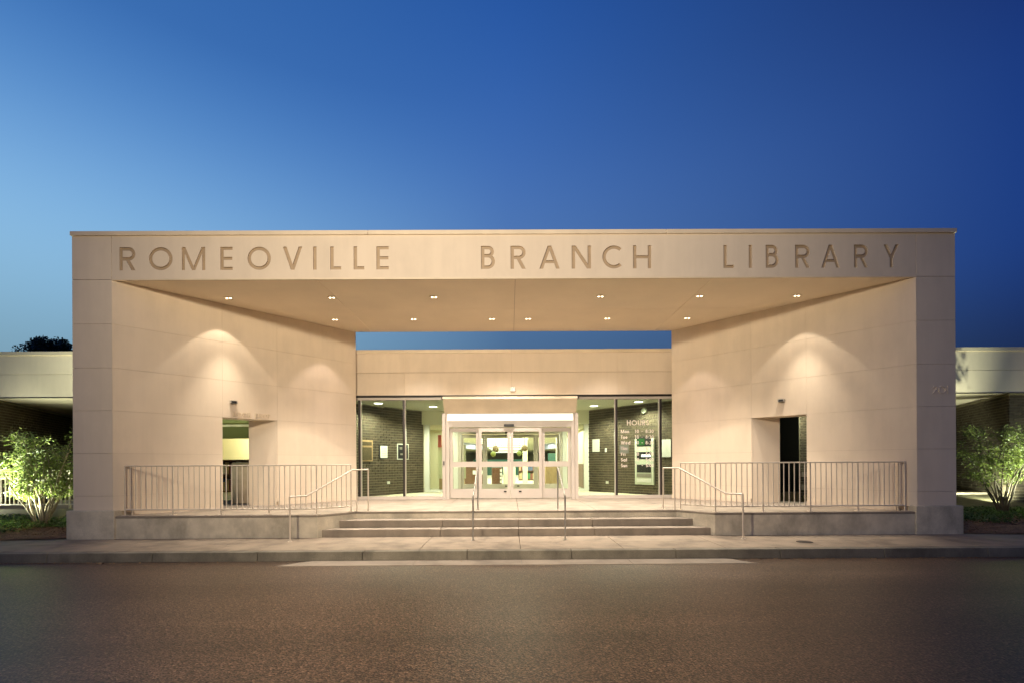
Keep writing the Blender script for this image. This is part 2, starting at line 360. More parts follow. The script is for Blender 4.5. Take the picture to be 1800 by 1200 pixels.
def strokes_mesh(items, O, u, nrm, d0, d1, name):
    """items: (char,x,height,width/height,t) ; plane origin O, horizontal u, vertical z, extruded d0..d1 along nrm"""
    O, u, nrm = Vector(O), Vector(u), Vector(nrm); v = Vector((0, 0, 1)); mb = MB()
    q = 0
    for ch, x0, y0, hgt, w, t in items:
        for g in glyph(ch, w, t):
            q += 1; e = .00013 * (q % 5)                # tiny depth steps so strokes never share a face plane
            P = lambda p, d: tuple(O + u * (x0 + p[0] * hgt) + v * (y0 + p[1] * hgt) + nrm * d)
            k = len(mb.v)
            if g[0] == 'poly':
                n = len(g[1]); mb.v += [P(p, d0 - e) for p in g[1]] + [P(p, d1 + e) for p in g[1]]
                mb.f.append(tuple(range(k + n - 1, k - 1, -1))); mb.f.append(tuple(range(k + n, k + 2 * n)))
                for i in range(n): j = (i + 1) % n; mb.f.append((k + i, k + j, k + n + j, k + n + i))
            else:
                o, i_ = g[1], g[2]; closed = (Vector(o[0]) - Vector(o[-1])).length < 1e-5
                if closed: o, i_ = o[:-1], i_[:-1]
                n = len(o); mb.v += [P(p, d0 - e) for p in o] + [P(p, d0 - e) for p in i_] + [P(p, d1 + e) for p in o] + [P(p, d1 + e) for p in i_]
                for a in range(n if closed else n - 1):
                    b = (a + 1) % n
                    mb.f += [(k + a, k + b, k + n + b, k + n + a), (k + 2 * n + a, k + 3 * n + a, k + 3 * n + b, k + 2 * n + b),
                             (k + a, k + 2 * n + a, k + 2 * n + b, k + b), (k + n + a, k + n + b, k + 3 * n + b, k + 3 * n + a)]
                if not closed:
                    for a in (0, n - 1): mb.f.append((k + a, k + n + a, k + 3 * n + a, k + 2 * n + a))
    me = bpy.data.meshes.new(name); me.from_pydata(mb.v, [], mb.f)
    bm = bmesh.new(); bm.from_mesh(me); bmesh.ops.recalc_face_normals(bm, faces=bm.faces); bm.to_mesh(me); bm.free()
    return me
def boolean(me_a, me_b, op):
    a = bpy.data.objects.new('tmp_a', me_a); b = bpy.data.objects.new('tmp_b', me_b); COL.objects.link(a); COL.objects.link(b)
    md = a.modifiers.new('b', 'BOOLEAN'); md.operation = op; md.object = b; md.solver = 'EXACT'; md.use_self = True
    dg = bpy.context.evaluated_depsgraph_get(); dg.update()
    me = bpy.data.meshes.new_from_object(a.evaluated_get(dg), depsgraph=dg)
    bpy.data.objects.remove(a); bpy.data.objects.remove(b); return me
def united(items, O, u, nrm, d0, d1, name):
    s = strokes_mesh(items, O, u, nrm, d0 - .01, d1 + .01, name)
    O_, u_, n_ = Vector(O), Vector(u), Vector(nrm); xs = [i[1] for i in items]; hs = max(i[3] for i in items)
    x0 = min(xs) - .3; x1 = max(xs) + hs * 1.6; mb = MB()
    c = [O_ + u_ * a + Vector((0, 0, b)) + n_ * d for d in (d0, d1) for a, b in ((x0, -hs), (x1, -hs), (x1, hs * 3), (x0, hs * 3))]
    zmin = min(i[2] for i in items) - .2; zmax = max(i[2] for i in items) + hs * 1.4
    c = [O_ + u_ * a + Vector((0, 0, b)) + n_ * d for d in (d0, d1) for a, b in ((x0, zmin), (x1, zmin), (x1, zmax), (x0, zmax))]
    mb.v = [tuple(p) for p in c]; mb.f = [(3, 2, 1, 0), (4, 5, 6, 7), (0, 1, 5, 4), (1, 2, 6, 5), (2, 3, 7, 6), (3, 0, 4, 7)]
    slab = mb.mesh('slab')
    return boolean(s, slab, 'INTERSECT')
def line_items(txt, x0, z0, h, t, gap=.12, end=None):
    items = []; x = x0
    for ch in txt:
        if ch == ' ': x += h * .45; continue
        w = WID[ch]; items.append((ch, x, z0, h, w, t)); x += h * (w + gap)
    return items, x

# ================================================================== SETTING
ground = put('ground', bx(-400, 400, -300, 500, -.4, -.2), 'soil_grass'); tag(ground, kind='structure')
road = put('road', bx(-90, 90, -70, -1.69, -.26, -.16), 'asphalt'); tag(road, kind='structure')

# kerb stones
kerb = thing('kerb', (0, -1.6, -.16), kind='structure')
xs = [-30 + 1.85 * k + .05 - .55 for k in range(34)]
for a, b in zip(xs[:-1], xs[1:]):
    put('kerb_stone', MB().extrude_yz([(-1.71, -.25), (-1.51, -.25), (-1.51, .0), (-1.68, .0)], a + .004, b - .004), 'kerb_concrete', kerb, bevel=.012)
# gutter apron
gut = thing('gutter', (0, -1.9, -.16), kind='structure')
edges = [-4.05, -1.78, .06, 1.93, 4.02]
for i, (a, b) in enumerate(zip(edges[:-1], edges[1:])):
    a0 = a + (.42 if i == 0 else .004); b0 = b - (.35 if i == 3 else .004)
    a1 = a + .004; b1 = b - .004
    put('gutter_slab', MB().prism([(a1, -2.14), (b1, -2.14), (b0, -1.712), (a0, -1.712)], -.2, -.152), 'concrete', gut)
# pavement slabs
pave = thing('pavement', (0, -.8, 0), kind='structure')
put('pavement_bed', bx(-30, 30, -1.5, .5, -.25, -.03), 'dark_void', pave)
xs = [-24.0, -20.3, -16.6, -12.9, -9.2, -5.5, -3.65, -1.78, .05, 1.91, 3.76, 5.6, 9.3, 13.0, 16.7, 20.4, 24.1]
for a, b in zip(xs[:-1], xs[1:]):
    for y0, y1 in ((-1.505, -.78), (-.774, .1)):
        if abs((a + b) / 2) > 9 and y1 > 0: y1 = -.35 if False else .1
        put('paving_slab', bx(a + .004, b - .004, y0, y1, -.08, 0), 'paving', pave, bevel=.004)
tag(put('drain_cover', MB().disc((5.53, -.95, 0), .14, .006, 24), 'iron'), 'small round iron drain cover set in the pavement right of the steps', 'drain cover')

# beds either side
for sx in (-1, 1):
    x0, x1 = (-30, -9.45) if sx < 0 else (9.45, 30)
    bed = bpy.data.meshes.new('mulch_bed'); n = 60; m_ = 16; vs = []; fs = []
    for j in range(m_ + 1):
        for i in range(n + 1):
            X = x0 + (x1 - x0) * i / n; ed = .0 if abs(X) < 9.6 else -.04 - .15 * min(3, abs(X) - 9.5)
            Y = ed + (1 if sx < 0 else 1) * (3.1 - ed) * j / m_
            vs.append((X, Y, .012 + .09 * min(1, j / 3) + random.uniform(-.015, .02) + .03 * j / m_))
    for j in range(m_):
        for i in range(n):
            k = j * (n + 1) + i; fs.append((k, k + 1, k + n + 2, k + n + 1))
    bed.from_pydata(vs, [], fs); bed.materials.append(MATS['mulch'])
    o = bpy.data.objects.new('mulch_bed', bed); COL.objects.link(o); tag(o, kind='structure')
    for p in bed.polygons: p.use_smooth = True
put('lawn', MB().extrude_yz([(3.1, -.1), (5.68, -.1), (5.68, .43), (3.1, .13)], 9.45, 40), 'soil_grass')['kind'] = 'structure'
put('lawn', bx(-40, -9.45, 5.2, 16, -.1, .13), 'soil_grass')['kind'] = 'structure'
put('lawn', bx(9.45, 40, 6.8, 16, -.1, .13), 'soil_grass')['kind'] = 'structure'

# mulch chips and ground cover
def scatter(name, m, n, area, fn, label=None):
    vs = []; fs = []; tint = []
    for _ in range(n):
        X, Y, Z = area(); L, w, tilt = fn(); a = random.uniform(0, 6.283); k = len(vs)
        ux, uy = math.cos(a), math.sin(a)
        e = random.uniform(-tilt, tilt); e2 = random.uniform(-tilt, tilt)
        for s_, t_ in ((-1, 0), (0, -1), (1, 0), (0, 1)):
            vs.append((X + (ux * s_ * L - uy * t_ * w), Y + (uy * s_ * L + ux * t_ * w), Z + s_ * L * e + t_ * w * e2))
        fs.append((k, k + 1, k + 2, k + 3)); tint += [random.random()] * 4
    me = bpy.data.meshes.new(name); me.from_pydata(vs, [], fs); at = me.attributes.new('tint', 'FLOAT', 'POINT')
    at.data.foreach_set('value', tint); me.materials.append(MATS[m])
    o = bpy.data.objects.new(name, me); COL.objects.link(o); tag(o, label, None, None, 'stuff'); return o
def bed_z(X, Y):
    return .03 + .09 * min(1, max(0, Y) / .6) + .01 * Y
for sx in (-1, 1):
    def areaA():
        X = sx * random.uniform(9.5, 15.5); ed = -.04 - .15 * min(3, max(0, abs(X) - 9.5)); Y = random.uniform(ed, 2.6); return X, Y, bed_z(X, Y) + random.uniform(0, .02)
    scatter('mulch_chips', 'mulch_chip', 9000, areaA, lambda: (random.uniform(.012, .04), random.uniform(.006, .014), .5), 'brown shredded bark mulch on the planting bed')
    def areaB():
        while True:
            X = sx * random.uniform(9.5, 15.5); Y = random.uniform(.25 if sx < 0 else .7, 3.0)
            c = math.sin(X * 2.3) * math.cos(Y * 3.1 + X) + math.sin(X * 5.1 + 2) * .4
            if c > -.35 + (.6 if Y < .8 else 0): return X, Y, bed_z(X, Y) + random.uniform(0, .16) * min(1, c + .7)
    scatter('ground_cover', 'cover_leaf', 11000, areaB, lambda: (random.uniform(.018, .04), random.uniform(.01, .02), 1.0), 'low green ground cover growing under the shrub')

def areaK():
    X = random.choice([random.uniform(-9.5, -6.5), random.uniform(4, 13), random.uniform(-12, 12)]); return X, -1.725 - abs(random.gauss(0, .05)), -.155
scatter('leaf_litter', 'litter', 420, areaK, lambda: (random.uniform(.006, .025), random.uniform(.005, .014), .5), 'scattered dry leaf litter along the foot of the kerb')
def areaR(): return random.uniform(-9, 9), random.uniform(-6.5, -1.9), -.158
scatter('leaf_litter', 'litter', 60, areaR, lambda: (random.uniform(.006, .016), random.uniform(.005, .01), .3), 'a few dry leaves scattered on the asphalt')

# ================================================================== PLATFORM AND STEPS
ZP = .48
def cheek(y): return 4.13 - .53 * (y - .02) / .6
plat = thing('platform', (0, 3, 0), kind='structure')
outl = [(-8.42, -.05), (-4.19, -.05), (-3.6, .62), (3.6, .62), (4.19, -.05), (8.42, -.05), (9.3, .3), (6.2, 4.3), (6.2, 8), (-6.2, 8), (-6.2, 4.3), (-9.3, .3)]
put('retaining_wall', MB().prism(outl, -.2, .43), 'concrete_old', plat)
cols = [-9.31, -5.6, -3.62, -1.72, .05, 1.82, 3.62, 5.6, 9.31]
for a, b in zip(cols[:-1], cols[1:]):
    pl = clipx(outl, a + .004, b - .004)
    put('platform_slab', MB().prism(pl, .432, ZP), 'concrete', plat, bevel=.006)
steps = thing('entrance_steps', (0, .3, 0), kind='structure')
for k in range(2):
    y0 = .02 + .3 * k; z1 = .16 * (k + 1); z0 = z1 - .16 if k else 0
    xe0, xe1 = cheek(y0), cheek(.62)
    poly = [(-xe0, y0), (xe0, y0), (xe1 , .618), (-xe1, .618)]
    js = [-4.3, -1.62, .04, 1.66, 4.3]
    for a, b in zip(js[:-1], js[1:]):
        put('step_block', MB().prism(clipx(poly, a + .003, b - .003), z0 + (.0 if k else -.02), z1), 'concrete', steps, bevel=.012)

# ================================================================== PORTAL
portal = thing('entrance_portal', (0, 2, 0), 'tall beige stucco entrance portal with engraved library name over the front steps', 'portal')
ZT, ZS = 6.37, 5.45
XW = lambda y: 8.51 - .918 * y                       # inner wall face
WX, WY = .6762, -.7367
def wall_poly(y0, y1, off0, off1, s):
    """strip of the splayed wall between depth y0..y1, from off0 to off1 outward in x"""
    return [(s * (XW(y0) + off0), y0), (s * (XW(y1) + off0), y1), (s * (XW(y1) + off1), y1), (s * (XW(y0) + off1), y0)]
N0, N1, NZ = 1.53, 2.48, 2.70
T = .035
for s in (-1, 1):
    # pillar + wall core
    put('wall_core', MB().prism([(s * (9.35 - T), .03), (s * (8.51 + .02), .03), (s * (XW(N0) + T), N0), (s * (XW(N0) + .75), N0), (s * (9.35 - T), .30)], .5, ZS), 'stucco_core', portal)
    put('wall_core', MB().prism(wall_poly(N1 + .012, 4.14, T, .75, s), .44, ZS), 'stucco_core', portal)
    put('wall_core', MB().prism(wall_poly(N0, N1 + .012, T, .75, s), NZ + .012, ZS), 'stucco_core', portal)
    rows = [.58, .9, 1.8, 2.7, 3.6, 4.52, ZS]
    g = .0018
    for z0, z1 in zip(rows[:-1], rows[1:]):
        # pillar front
        put('stucco_panel', bx(*sorted((s * 9.35, s * 8.515)), 0, .03, (z0 + g) if z0 > .6 else .6, z1 - g), 'stucco', portal, bevel=.003)
        # pillar outer side
        put('stucco_panel', bx(*sorted((s * 9.35, s * (9.35 - T))), .031, .30, (z0 + g) if z0 > .6 else .6, z1 - g), 'stucco', portal)
        for a, b in ((0.0, N0), (N0, N1), (N1, 4.15)):
            if a == N0 and z1 < NZ + .01: continue
            ga = a + (g if a > 0 else 0.0); gb = b - (g if b < 4 else 0)
            if a == 0.0: p = [(s * 8.51, .0), (s * XW(gb), gb), (s * (XW(gb) + T), gb), (s * (8.514), .03)]
            else: p = wall_poly(ga, gb, 0, T, s)
            put('stucco_panel', MB().prism(p, z0 + (g if z0 > .6 else 0), z1 - g if z1 < ZS else z1), 'stucco', portal)
    # niche lining: jamb facing the front, header
    put('niche_jamb', MB().box(*sorted((s * (XW(N1) + T + .002), s * (XW(N1) + .75))), N1 - .002, N1 + .011, ZP, NZ - .002), 'stucco', portal)
    put('niche_jamb', MB().box(*sorted((s * (XW(N0) + T + .002), s * (XW(N0) + .75))), N0 + .0005, N0 + .011, ZP, NZ - .002), 'stucco', portal)
    put('niche_header', MB().prism(wall_poly(N0 + .001, N1 - .001, T + .001, .75, s), NZ - .0, NZ + .011), 'stucco', portal)
    # base ledge along the wall foot
    for a, b in ((.25, N0 - .01), (N1 + .01, 4.15)):
        p = [(s * (XW(a) - .025), a), (s * (XW(b) - .025), b), (s * (XW(b) - .001), b), (s * (XW(a) - .001), a)]
        put('base_ledge', MB().prism(p, ZP + .002, ZP + .11), 'stucco', portal)
    # end cap
    put('stucco_panel', MB().box(*sorted((s * XW(4.15), s * (XW(4.15) + .75))), 4.141, 4.16, .5, ZS), 'stucco', portal)
    # plinth
    put('plinth', MB().box(*sorted((s * 9.43, s * 8.43)), -.08, .5, -.05, .6), 'concrete_old', portal, bevel=.012)
# roof mass
RO = [(-9.35 + T, .062), (9.35 - T, .062), (9.35 - T, .3), (5.45, 4.14), (-5.45, 4.14), (-9.35 + T, .3)]
put('roof_slab', MB().prism(RO, ZS + .02, ZT), 'stucco_core', portal)
for s in (-1, 1):
    put('stucco_panel', bx(*sorted((s * 9.35, s * 8.52)), 0, .056, ZS + .005, ZT), 'stucco', portal, bevel=.003)
    put('stucco_panel', bx(*sorted((s * 9.35, s * (9.35 - T))), .058, .30, ZS + .005, ZT), 'stucco', portal)
put('stucco_panel', bx(-5.45, 5.45, 4.141, 4.16, ZS + .005, ZT), 'stucco', portal)
# soffit panels
sof = [(-8.5, .06), (8.5, .06), (XW(4.14), 4.14), (-XW(4.14), 4.14)]
def clipy(poly, y0, y1):
    q = clipx([(b, a) for a, b in poly], y0, y1); return [(b, a) for a, b in q]
for a, b in ((-8.6, -4.2), (-4.2, 0), (0, 4.2), (4.2, 8.6)):
    for c, d in ((.05, 2.02), (2.02, 4.2)):
        put('soffit_panel', MB().prism(clipy(clipx(sof, a + .006, b - .006), c + .003, d - .003), ZS + .001, ZS + .02), 'soffit', portal)
put('drip_trim', bx(-8.51, 8.51, -.006, .056, ZS - .012, ZS + .022), 'coping', portal)
# coping
for a, b in ((-9.365, -3.1), (-3.1, 3.2), (3.2, 9.365)):
    put('coping', bx(a + .002, b - .002, -.04, .4, ZT, ZT + .09), 'coping', portal, bevel=.008)
# engraved fascia
def row(chars):                                      # (char, left x, right x)
    return chars
def fx(px): return (px - 900) * 10.24 / 850.17 - .131 + .004 * 10.24
FL = [('R', 214, 242), ('O', 265.5, 307), ('M', 323, 364), ('E', 390.5, 412), ('O', 438, 479), ('V', 500, 534), ('I', 553, 559), ('L', 583, 602), ('L', 624, 642.5), ('E', 664, 685.5),
      ('B', 847.5, 872), ('R', 899.5, 926), ('A', 950, 986), ('N', 1007, 1041), ('C', 1061, 1098), ('H', 1115, 1147),
      ('L', 1274.5, 1293), ('I', 1319, 1325), ('B', 1349, 1372), ('R', 1401, 1427), ('A', 1447, 1480), ('R', 1505, 1530), ('Y', 1557, 1585)]
CH = .487; ZL = 5.645
its = []
for ch, a, b in FL:
    xa, xb = fx(a), fx(b); its.append((ch, xa, ZL, CH, (xb - xa) / CH, .148))
slab = bx(-8.512, 8.512, 0, .032, ZS + .024, ZT).mesh('fascia_panel')
cut = strokes_mesh(its, (0, 0, 0), (1, 0, 0), (0, 1, 0), -.02, .06, 'cut')
fas = boolean(slab, cut, 'DIFFERENCE'); fas.materials.clear(); fas.materials.append(MATS['stucco'])
put('fascia_panel', fas, None, portal)
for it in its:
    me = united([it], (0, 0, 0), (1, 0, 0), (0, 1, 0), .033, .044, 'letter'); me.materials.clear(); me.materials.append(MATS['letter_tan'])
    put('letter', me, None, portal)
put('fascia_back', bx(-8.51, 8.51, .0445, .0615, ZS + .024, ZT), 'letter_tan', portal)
# 201
x = 8.855; 
for ch, w in (('2', .58), ('0', 1.0), ('1', .18)):
    me = united([(ch, x, 2.985 - .01, .165, w, .13)], (0, 0, 0), (1, 0, 0), (0, 1, 0), -.014, -.001, 'numeral'); me.materials.clear(); me.materials.append(MATS['stucco'])
    put('numeral', me, None, portal); x += .165 * (w + .16)
# BOOK DROP along the left splayed wall
al = .0
O = Vector((-XW(1.70), 1.70, 0)); u = Vector((.6762, .7367, 0)).normalized(); nn = Vector((.7367, -.6762, 0)).normalized()
x = .0
for ch in 'BOOK DROP':
    if ch == ' ': x += .085; continue
    w = WID[ch]; me = united([(ch, x, 2.745, .105, w, .17)], O, u, nn, .004, .024, 'letter'); me.materials.clear(); me.materials.append(MATS['coping'])
    put('letter', me, None, portal); x += .105 * w + .022

# ================================================================== BUILDING BEHIND
bld = thing('library_building', (0, 8, 0), 'low library building with beige fascia and angled brick walls behind the portal', 'library building')
YF = 4.3
jx = [-32, -25.6, -19.2, -12.8, -9.6, -6.45, -3.29, -.08, 3.13, 6.3, 9.5, 12.7, 19.1, 25.5, 32]
put('fascia_core', bx(-32, 32, YF + .03, YF + .5, 3.61, 4.85), 'stucco_core', bld)
for a, b in zip(jx[:-1], jx[1:]):
    for z0, z1 in ((3.6, 4.27), (4.28, 4.85)):
        put('stucco_panel', bx(a + .0018, b - .0018, YF, YF + .03, z0, z1), 'stucco', bld, bevel=.003)
    put('coping', bx(a + .002, b - .002, YF - .03, YF + .35, 4.85, 4.96), 'coping', bld, bevel=.006)
put('fascia_trim', bx(-32, 32, YF - .01, YF + .04, 3.575, 3.598), 'alu_dark', bld)
put('roof', bx(-32, 32, YF + .5, 62, 4.5, 4.7), 'stucco_core', bld)
for x0, x1 in ((-32, -6.3), (6.3, 32)):
    put('porch_soffit', bx(x0, x1, YF + .04, YF + 1.5, 3.6, 3.7), 'soffit', bld)
    put('porch_soffit', bx(x0, x1, YF + 1.52, 13, 3.64, 3.72), 'soffit', bld)

BH, BL = .088, .24
BRK = bx(-BL / 2 + .006, BL / 2 - .006, -.012, .03, -BH / 2 + .006, BH / 2 - .006).mesh('brick'); BRK.materials.append(MATS['brick'])
def brick_wall(p0, p1, z0, z1, cap=300, first=None):
    """visible face on the right-hand side of p0->p1 when seen from camera"""
    p0, p1 = Vector((*p0, 0)), Vector((*p1, 0)); d = p1 - p0; L = d.length; d.normalize(); n = Vector((d.y, -d.x, 0))
    if (CAM - p0).dot(n) < 0: n = -n
    q = [p0, p1, p1 - n * .05, p0 - n * .05]
    put('mortar_wall', MB().prism([(v.x, v.y) for v in q], z0, z1), 'mortar', bld)
    rows_ = int((z1 - z0) / BH); lst = []
    for r_ in range(rows_):
        c = (r_ + .5) * BH; xx = BL / 2 + (0 if r_ % 2 else -BL / 2)
        while xx < L + BL / 2:
            a, b = max(0, xx - BL / 2 + .006), min(L, xx + BL / 2 - .006)
            if b - a > .03: lst.append((a, b, z0 + c))
            xx += BL
    rng = random.Random(5)
    def key(t):
        p = p0 + d * ((t[0] + t[1]) / 2); return ((p - CAM).length if first is None else first(p, t[2]))
    lst.sort(key=key)
    ang = math.atan2(d.y, d.x); flip = n.dot(Vector((d.y, -d.x, 0))) > 0
    rest = MB(); tints = []
    cnt = 0
    for a, b, zz in lst:
        whole = b - a > BL - .02
        jit = rng.uniform(-.003, .004)
        if whole and cnt < cap:
            p = p0 + d * ((a + b) / 2) - n * (.0 - .002 - jit); cnt += 1
            put('brick', BRK, None, bld, origin=(p.x, p.y, zz), rot=ang if flip else ang + math.pi)
        else:
            k = len(rest.v); o0 = p0 + d * a; o1 = p0 + d * b; out = n * (.011 + jit); inn = -n * .02
            for zc in (zz - BH / 2 + .006, zz + BH / 2 - .006):
                rest.v += [tuple(o0 + out + Vector((0, 0, zc))), tuple(o1 + out + Vector((0, 0, zc))), tuple(o1 + inn + Vector((0, 0, zc))), tuple(o0 + inn + Vector((0, 0, zc)))]
            rest.f += [(k, k + 1, k + 5, k + 4), (k, k + 3, k + 2, k + 1), (k + 4, k + 5, k + 6, k + 7), (k + 3, k, k + 4, k + 7), (k + 1, k + 2, k + 6, k + 5)]
            tints += [rng.random()] * 8
    if rest.v:
        me = rest.mesh('brick'); at = me.attributes.new('tint', 'FLOAT', 'POINT'); at.data.foreach_set('value', tints)
        o = put('brickwork', me, 'brick', bld); o['kind'] = 'stuff'

VZ = 3.5
# vestibule
put('bounce_floor', MB().prism([(-5.4, 4.55), (5.2, 4.55), (2.75, 7.75), (-3.3, 7.75)], ZP + .002, ZP + .012), 'cream', bld)  # pale floor layer added to bounce light onto the vestibule ceiling
put('vestibule_ceiling', bx(-6.2, 6.2, YF + .16, 7.8, VZ, VZ + .1), 'vest_ceiling', bld)
brick_wall((-5.72, 4.55), (-3.37, 7.8), ZP, VZ, 150, lambda p, z: abs(z - 1.7) + .8 * abs(p.x + 4.4))
brick_wall((5.35, 4.55), (2.80, 7.75), ZP, VZ, 150, lambda p, z: abs(z - 1.7) + .8 * abs(p.x - 4.4))
# wings
brick_wall((-15.8, 4.45), (-19.3, 12.0), .1, 3.6, 60, lambda p, z: (p - CAM).length - z)
QB = bx(-.056, .056, -.03, .03, -BH / 2 + .006, BH / 2 - .006).mesh('brick'); QB.materials.append(MATS['brick'])
for k in range(int(3.5 / BH)): put('brick', QB, None, bld, origin=(15.144 if k % 2 else 15.139, 4.458, .1 + (k + .5) * BH))
brick_wall((15.10, 4.49), (17.2, 8.94), .1, 3.6, 110, lambda p, z: (p - CAM).length - z)
brick_wall((15.1, 4.44), (21, 4.44), .1, 3.6, 60, lambda p, z: (p - CAM).length - z)
brick_wall((-15.8, 4.44), (-22, 4.44), .1, 3.6, 0)
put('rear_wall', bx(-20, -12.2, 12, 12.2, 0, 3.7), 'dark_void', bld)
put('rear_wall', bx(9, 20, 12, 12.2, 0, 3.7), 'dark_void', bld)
# brick return seen through the right niche
brick_wall((9.4, 5.6), (11.6, 6.3), .1, 3.6, 90)
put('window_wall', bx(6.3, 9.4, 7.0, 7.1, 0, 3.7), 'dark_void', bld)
for z0 in (.62, 1.05): put('stone_band', MB().prism([(9.405, 5.57), (11.6, 6.27), (11.61, 6.24), (9.415, 5.54)], z0, z0 + .16), 'concrete', bld)
pl_ = thing('added_downlight', (9.3, 4.95, 3.6), 'unseen downlight added under the wing soffit behind the right splayed wall', 'downlight')  # hidden lamp added to light the brick beyond the right niche
put('lens', MB().disc((9.3, 4.95, 3.585), .08, .006, 16), 'vest_lens', pl_)
put('trim', MB().disc((9.3, 4.95, 3.592), .11, .006, 16), 'white_paint', pl_)
light('spot', 'SPOT', (9.3, 4.95, 3.57), (9.3, 4.95, 0), 330, (.98, 1, .70), pl_, 140, .6, .06)

def sliding_doors(cx, y, zb, parent, inner=False):
    """four leaf sliding entrance; leaf edges relative to cx"""
    root = thing('sliding_door', (cx, y, zb), None, None); root.parent = parent; root.location = Vector((cx, y, zb)) - wpos(parent)
    E = [-1.83, -.95, 0, .95, 1.83]
    put('door_frame', MB().box(cx - 1.94, cx - 1.835, y - .06, y + .1, zb, zb + 2.3).box(cx + 1.835, cx + 1.94, y - .06, y + .1, zb, zb + 2.3).box(cx - 1.834, cx + 1.834, y - .06, y + .1, zb + 2.16, zb + 2.3), 'alu', root)
    for i in range(4):
        a, b = cx + E[i] + .004, cx + E[i + 1] - .004; yy = y - .045 if i in (1, 2) else y + .03
        st = .085; z0, z1 = zb + .02, zb + 2.14
        leaf = MB().box(a, a + st, yy, yy + .045, z0, z1).box(b - st, b, yy, yy + .045, z0, z1)
        for c, d in ((z0, z0 + .28), (zb + .96, zb + 1.12), (z1 - .12, z1)): leaf.box(a + st + .0005, b - st - .0005, yy + .001, yy + .044, c, d)
        put('door_leaf', leaf, 'alu', root)
        put('glass_pane', MB().box(a + st, b - st, yy + .018, yy + .026, z0 + .28, zb + .96), 'glass', root)
        put('glass_pane', MB().box(a + st, b - st, yy + .018, yy + .026, zb + 1.12, z1 - .12), 'glass', root)
    put('motion_sensor', bx(cx - .02 - .17, cx - .02 + .13, y - .13, y - .061, zb + 2.17, zb + 2.24), 'black_plastic', root)
    put('lock', bx(cx - .2, cx - .12, y - .055, y - .0455, zb + .2, zb + .24), 'black_plastic', root)
    put('lock', bx(cx + .25, cx + .33, y - .055, y - .0455, zb + .2, zb + .24), 'black_plastic', root)
    return root
CX = -.12
sliding_doors(CX, 4.36, ZP, bld)
put('door_header', bx(CX - 1.94, CX + 1.94, 4.3, 4.5, ZP + 2.301, 3.05), 'alu', bld)
put('door_post', bx(CX - 2.04, CX - 1.945, 4.26, 4.48, ZP, 3.05), 'alu', bld)
put('door_post', bx(CX + 1.945, CX + 2.04, 4.26, 4.48, ZP, 3.05), 'alu', bld)
put('door_switch', bx(CX - 2.01, CX - 1.975, 4.24, 4.258, ZP + 1.02, ZP + 1.14), 'black_plastic', bld)
# hood
put('hood', MB().extrude_yz([(3.90, 3.50), (3.90, 3.43), (3.93, 3.42), (4.26, 3.055), (4.3, 3.055), (4.3, 3.52)], CX - 1.97, CX - .002), 'coping', bld)
put('hood', MB().extrude_yz([(3.90, 3.50), (3.90, 3.43), (3.93, 3.42), (4.26, 3.055), (4.3, 3.055), (4.3, 3.52)], CX + .002, CX + 1.97), 'coping', bld)
for s in (-1, 1): put('hood_bracket', bx(CX + s * 2.0 - .03, CX + s * 2.0 + .03, 3.95, 4.3, 3.45, 3.52), 'alu_dark', bld)
# storefront glazing
def glazing(x0, x1, muls, y=4.42, fl=1):
    w = thing('window', (x0, y, ZP)); w.parent = bld; w.location = Vector((x0, y, ZP)) - wpos(bld)
    put('sill', bx(x0, x1, y - .05, y + .08, ZP, ZP + .085), 'alu', w)
    put('head_frame', bx(x0, x1, y - .05, y + .08, 3.47, 3.545), 'alu', w)
    put('head_recess', bx(x0, x1, y - .02, y + .08, 3.546, 3.6), 'alu_dark', w)
    for m_ in muls:
        put('mullion', bx(*sorted((m_ - fl * .045, m_ + fl * .022)), y - .05, y + .07, ZP + .086, 3.469), 'alu_dark', w)
        put('mullion_edge', bx(*sorted((m_ + fl * .0225, m_ + fl * .038)), y - .052, y + .07, ZP + .086, 3.469), 'alu', w)
    ed = [x0] + list(muls) + [x1]
    for a, b in zip(ed[:-1], ed[1:]):
        put('glass_pane', bx(a + (.0 if a == x0 else .046), b - (.0 if b == x1 else .046), y, y + .008, ZP + .086, 3.469), 'glass', w)
glazing(-5.6, CX - 2.042, [-4.66, -3.32])
glazing(CX + 2.042, 5.6, [3.08, 4.42], fl=-1)

# vestibule back partition at y = 7.8
PY = 7.8
sliding_doors(CX, PY, ZP, bld)
put('partition_header', bx(-3.4, 2.85, PY - .08, PY + .12, 3.0, VZ), 'vest_ceiling', bld)
put('partition_header', bx(CX - 1.94, CX + 1.94, PY - .02, PY + .12, ZP + 2.301, 2.999), 'cream', bld)
for a, b in ((-3.32, -3.13), (CX - 2.12, CX - 1.945), (CX + 1.945, CX + 2.12), (2.63, 2.82)):
    put('partition_post', bx(a, b, PY - .06, PY + .1, ZP, 2.999), 'white_paint', bld)
for a, b in ((-3.13, CX - 2.12), (CX + 2.12, 2.63)):
    put('glass_pane', bx(a, b, PY, PY + .008, ZP + .1, 2.999), 'glass', bld)
    put('sill', bx(a, b, PY - .04, PY + .06, ZP, ZP + .1), 'white_paint', bld)
put('porch_soffit', bx(-6.3, -6.21, 4.31, 13, 0, 3.6), 'stucco_core', bld)
put('porch_soffit', bx(6.21, 6.3, 4.31, 7, 0, 3.6), 'stucco_core', bld)

